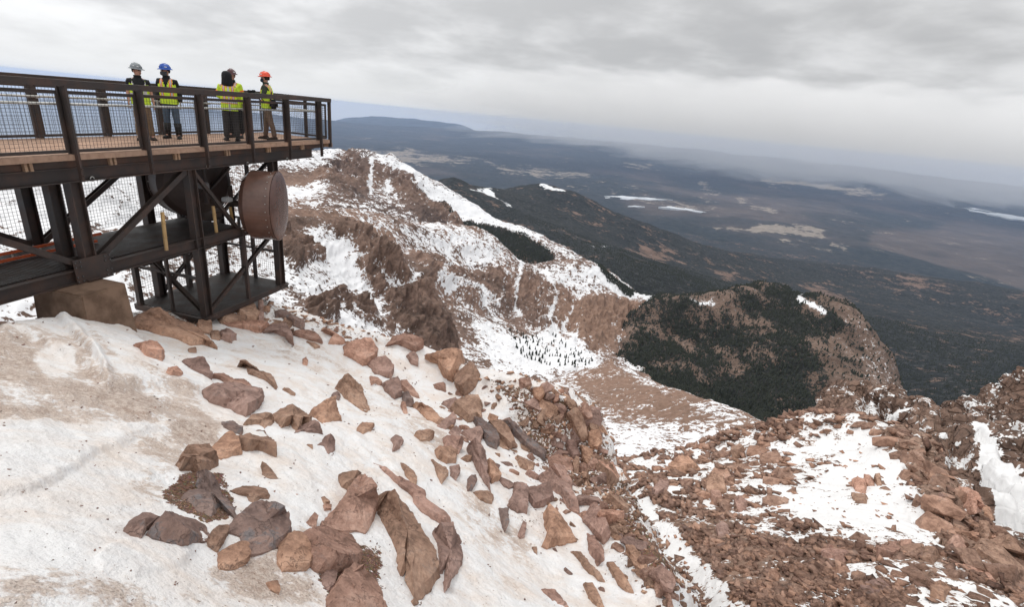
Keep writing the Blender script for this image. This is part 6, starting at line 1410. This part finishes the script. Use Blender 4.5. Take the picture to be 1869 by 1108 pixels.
# ------------------------------------------------------------------ rubble too fine to count
def rubble(name, P, W_, count, smin, smax, mat, seed, up=0.3, asp=1.0, dist_scale=None):
    rs = np.random.RandomState(seed); w = W_.reshape(-1).clip(0); nr, na = P.shape[:2]
    area = np.linalg.norm(np.cross(np.gradient(P, axis=0), np.gradient(P, axis=1)), axis=-1).reshape(-1)
    d = np.linalg.norm(P, axis=-1).reshape(-1); pr = w*area/(d*d); pr /= pr.sum()
    idx = rs.choice(len(pr), count, p=pr); base = P.reshape(-1, 3)[idx]
    base = base+rs.normal(size=base.shape)*np.sqrt(area[idx])[:, None]*0.4*np.array([1, 1, 0])
    Ls = [base_rock(100+k, 7+k % 3, (1, .8, .5), 0) for k in range(6)]; LV = []; 
    for b in Ls:
        bmesh.ops.triangulate(b, faces=b.faces[:]); b.verts.ensure_lookup_table(); b.verts.index_update()
        LV.append((np.array([v.co[:] for v in b.verts]), np.array([[v.index for v in f.verts] for f in b.faces]))); b.free()
    V = []; F = []; o = 0
    size = (smin+(smax-smin)*rs.rand(count)**2.2)*(d[idx] if dist_scale else 1.0)
    which = rs.randint(0, 6, count); ang = rs.rand(count)*6.283
    for i in range(count):
        v, f = LV[which[i]]; c, s = math.cos(ang[i]), math.sin(ang[i]); sc = size[i]
        q = v*np.array([sc*(0.8+0.5*((i*7) % 10)/10), sc, sc*asp]); q = np.stack([q[:, 0]*c-q[:, 1]*s, q[:, 0]*s+q[:, 1]*c, q[:, 2]+0.3*q[:, 0]*math.sin(i)], 1)+base[i]+np.array([0, 0, up*sc*0.5])
        V.append(q); F.append(f+o); o += len(v)
    VL = V; V = np.concatenate(V); F = np.concatenate(F); me = bpy.data.meshes.new(name)
    me.vertices.add(len(V)); me.vertices.foreach_set('co', V.astype(np.float32).reshape(-1)); me.loops.add(len(F)*3); me.loops.foreach_set('vertex_index', F.astype(np.int32).reshape(-1))
    me.polygons.add(len(F)); me.polygons.foreach_set('loop_start', np.arange(0, len(F)*3, 3, dtype=np.int32)); me.polygons.foreach_set('loop_total', np.full(len(F), 3, np.int32)); me.update(calc_edges=True)
    at = me.attributes.new('tone', 'FLOAT', 'POINT'); at.data.foreach_set('value', np.repeat(rs.uniform(-.5, .5, count), [len(x) for x in VL]).astype(np.float32))
    me.materials.append(mat); ob = bpy.data.objects.new(name, me); COL.objects.link(ob); ob['kind'] = 'stuff'; return ob
vis = ((Us > 1050) & (Us < 1950) & (Vs > 700) & (Vs < 1180))
ws = (1-smooth_snow)**2*vis*(0.03+sstep(-0.02, 0.35, -gran-gr2*0.6))
ws = ws*(1+1.6*inpoly(Us, Vs, [(1200,920),(1330,940),(1500,1010),(1880,1108),(1330,1108),(1270,1010)], 20))
rubble('spur_rubble', Ps2, ws, 17000, 0.0010, 0.016, M_rkb, 5, dist_scale=True, up=0.2, asp=0.8)
rubble('spur_rubble_on_snow', Ps2, smooth_snow*vis*(0.02+sstep(0.1, 0.4, gran)), 260, 0.002, 0.007, M_rkb, 6, dist_scale=True)
visn = ((Un > -60) & (Un < 1300) & (Vn > 540) & (Vn < 1150))
rubble('rim_rubble', Pn2, visn*(ledge**2)*(rh_n < 24), 5200, 0.0012, 0.010, M_rk[1], 7, dist_scale=True)
rubble('gravel', Pn2, visn*sstep(0.45, 0.7, BARE_N)*(1-ledge), 5000, 0.0006, 0.0030, M_rk[1], 8, dist_scale=True)
rubble('slope_rubble', Pn2, visn*(1-ledge)*(0.12+sstep(0.12, 0.5, BARE_N+0.3)), 2600, 0.0008, 0.0035, M_rk[2], 9, dist_scale=True)
# ------------------------------------------------------------------ conifers
M_con = (lambda t: t.done(t.ramp(t.noise(0.9, 4, 0.7), [(0.35, (0.014, 0.018, 0.013)), (0.55, (0.038, 0.042, 0.031)), (0.7, (0.10, 0.10, 0.085))]), 0.9, spec=0.1))(NT('conifer'))
def con_geo(rnd, n=6, tiers=3):
    V = [(0, 0, -0.1)]+[]; V = []; F = []
    for k in range(3): a = k*2.094; V.append((0.035*math.cos(a), 0.035*math.sin(a), -0.15))
    V.append((0, 0, 0.7)); F += [(0, 1, 3), (1, 2, 3), (2, 0, 3)]
    for t in range(tiers):
        z0 = 0.10+0.27*t; r = 0.24*(1-0.27*t); o = len(V); V.append((rnd.uniform(-.02, .02), rnd.uniform(-.02, .02), min(1.0, z0+0.42)))
        for k in range(n): a = (k+0.5*t)*2*math.pi/n; q = r*rnd.uniform(.65, 1.2); V.append((q*math.cos(a), q*math.sin(a), z0+rnd.uniform(-.05, .05)))
        for k in range(n): F.append((o, o+1+k, o+1+(k+1) % n))
    return np.array(V), F
def trees_stuff(name, P, w, count, h0, h1, seed):
    rs = np.random.RandomState(seed); rnd = random.Random(seed); w = w.reshape(-1).clip(0)
    area = np.linalg.norm(np.cross(np.gradient(P, axis=0), np.gradient(P, axis=1)), axis=-1).reshape(-1); d = np.linalg.norm(P, axis=-1).reshape(-1)
    pr = w*area/d**1.6; pr /= pr.sum(); idx = rs.choice(len(pr), count, p=pr); B = P.reshape(-1, 3)[idx]+rs.normal(size=(count, 3))*np.sqrt(area[idx])[:, None]*0.45*np.array([1, 1, 0])
    Vs_, Fs_, o = [], [], 0; lib = [con_geo(rnd, 5, 2) for _ in range(8)]; H = h0+(h1-h0)*rs.rand(count)
    for i in range(count):
        v, f = lib[i % 8]; Vs_.append(v*np.array([H[i]*0.95, H[i]*0.95, H[i]])+B[i]); Fs_.append(np.array(f)+o); o += len(v)
    V = np.concatenate(Vs_); F = np.concatenate(Fs_); me = bpy.data.meshes.new(name)
    me.vertices.add(len(V)); me.vertices.foreach_set('co', V.astype(np.float32).reshape(-1)); me.loops.add(len(F)*3); me.loops.foreach_set('vertex_index', F.astype(np.int32).reshape(-1))
    me.polygons.add(len(F)); me.polygons.foreach_set('loop_start', np.arange(0, len(F)*3, 3, dtype=np.int32)); me.polygons.foreach_set('loop_total', np.full(len(F), 3, np.int32)); me.update(calc_edges=True)
    me.materials.append(M_con); ob = bpy.data.objects.new(name, me); COL.objects.link(ob); ob['kind'] = 'stuff'
def tree_lib():
    out = []
    for k in range(6):
        v, f = con_geo(random.Random(40+k), 7, 4); me = bpy.data.meshes.new('conifer'); me.from_pydata([tuple(x) for x in v], [], f); me.materials.append(M_con); out.append(me)
    return out
TL = tree_lib()
def single_trees(G, poly, count, h0, h1, label, group, seed):
    rnd = random.Random(seed); us = [p[0] for p in poly]; vs = [p[1] for p in poly]; k = 0; tries = 0
    while k < count and tries < count*40:
        tries += 1; u, v = rnd.uniform(min(us), max(us)), rnd.uniform(min(vs), max(vs))
        if not pip(u, v, poly): continue
        H = G.hit(u, v)
        if H is None: continue
        h = rnd.uniform(h0, h1); o = bpy.data.objects.new('conifer', TL[rnd.randrange(6)]); COL.objects.link(o); o.location = H; o.scale = (h, h, h); o.rotation_euler = (0, 0, rnd.uniform(0, 6.28))
        lab = ('short ' if h < h0+(h1-h0)*.5 else 'tall ')+label; tag(o, lab, 'tree', group); k += 1
g_b = 'dark conifers dotted over the snowy basin floor'
single_trees(GX, [(925,600),(965,612),(985,640),(1000,668),(960,655),(935,635)], 60, 6, 12, 'dark conifer in the clump at the left end of the snowy basin', g_b, 1)
single_trees(GX, [(985,640),(1040,632),(1085,650),(1085,668),(1040,672),(1000,668)], 70, 5, 10, 'dark conifer on the open snow of the basin floor', g_b, 2)
single_trees(GX, [(960,612),(1010,610),(1040,632),(985,640)], 25, 5, 10, 'dark conifer below the rock wall of the snowy basin', g_b, 3)
single_trees(GF, [(1150,690),(1250,705),(1330,750),(1390,772),(1450,770),(1480,745),(1380,735),(1250,690)], 110, 9, 15, 'dark conifer low on the wooded mountain just above the talus slope', 'dark conifers at the foot of the wooded mountain', 4)
wf = (0.12+sstep(0.30, 0.9, forest_f))*((Uf > 1080) & (Uf < 1700) & (Vf > 500) & (Vf < 820))
trees_stuff('wooded_slope', Pf2, wf, 27000, 5, 14, 2)
trees_stuff('ridge_trees', Px2, sstep(0.15, 0.5, forest_x)*((Ux > 700) & (Vx < 640)), 1500, 7, 12, 3)
trees_stuff('ridge_trees_upper', Pk2, sstep(0.2, 0.55, forest_k)*((Uk > 700)), 5000, 8, 13, 4)
wh = ((Uh > 800) & (Uh < 1900) & (np.hypot(Ph[..., 0], Ph[..., 1]) < 4300))*(1-sstep(0.15, 0.4, bare_h))
trees_stuff('foothill_trees', Ph2, wh, 22000, 9, 15, 5)
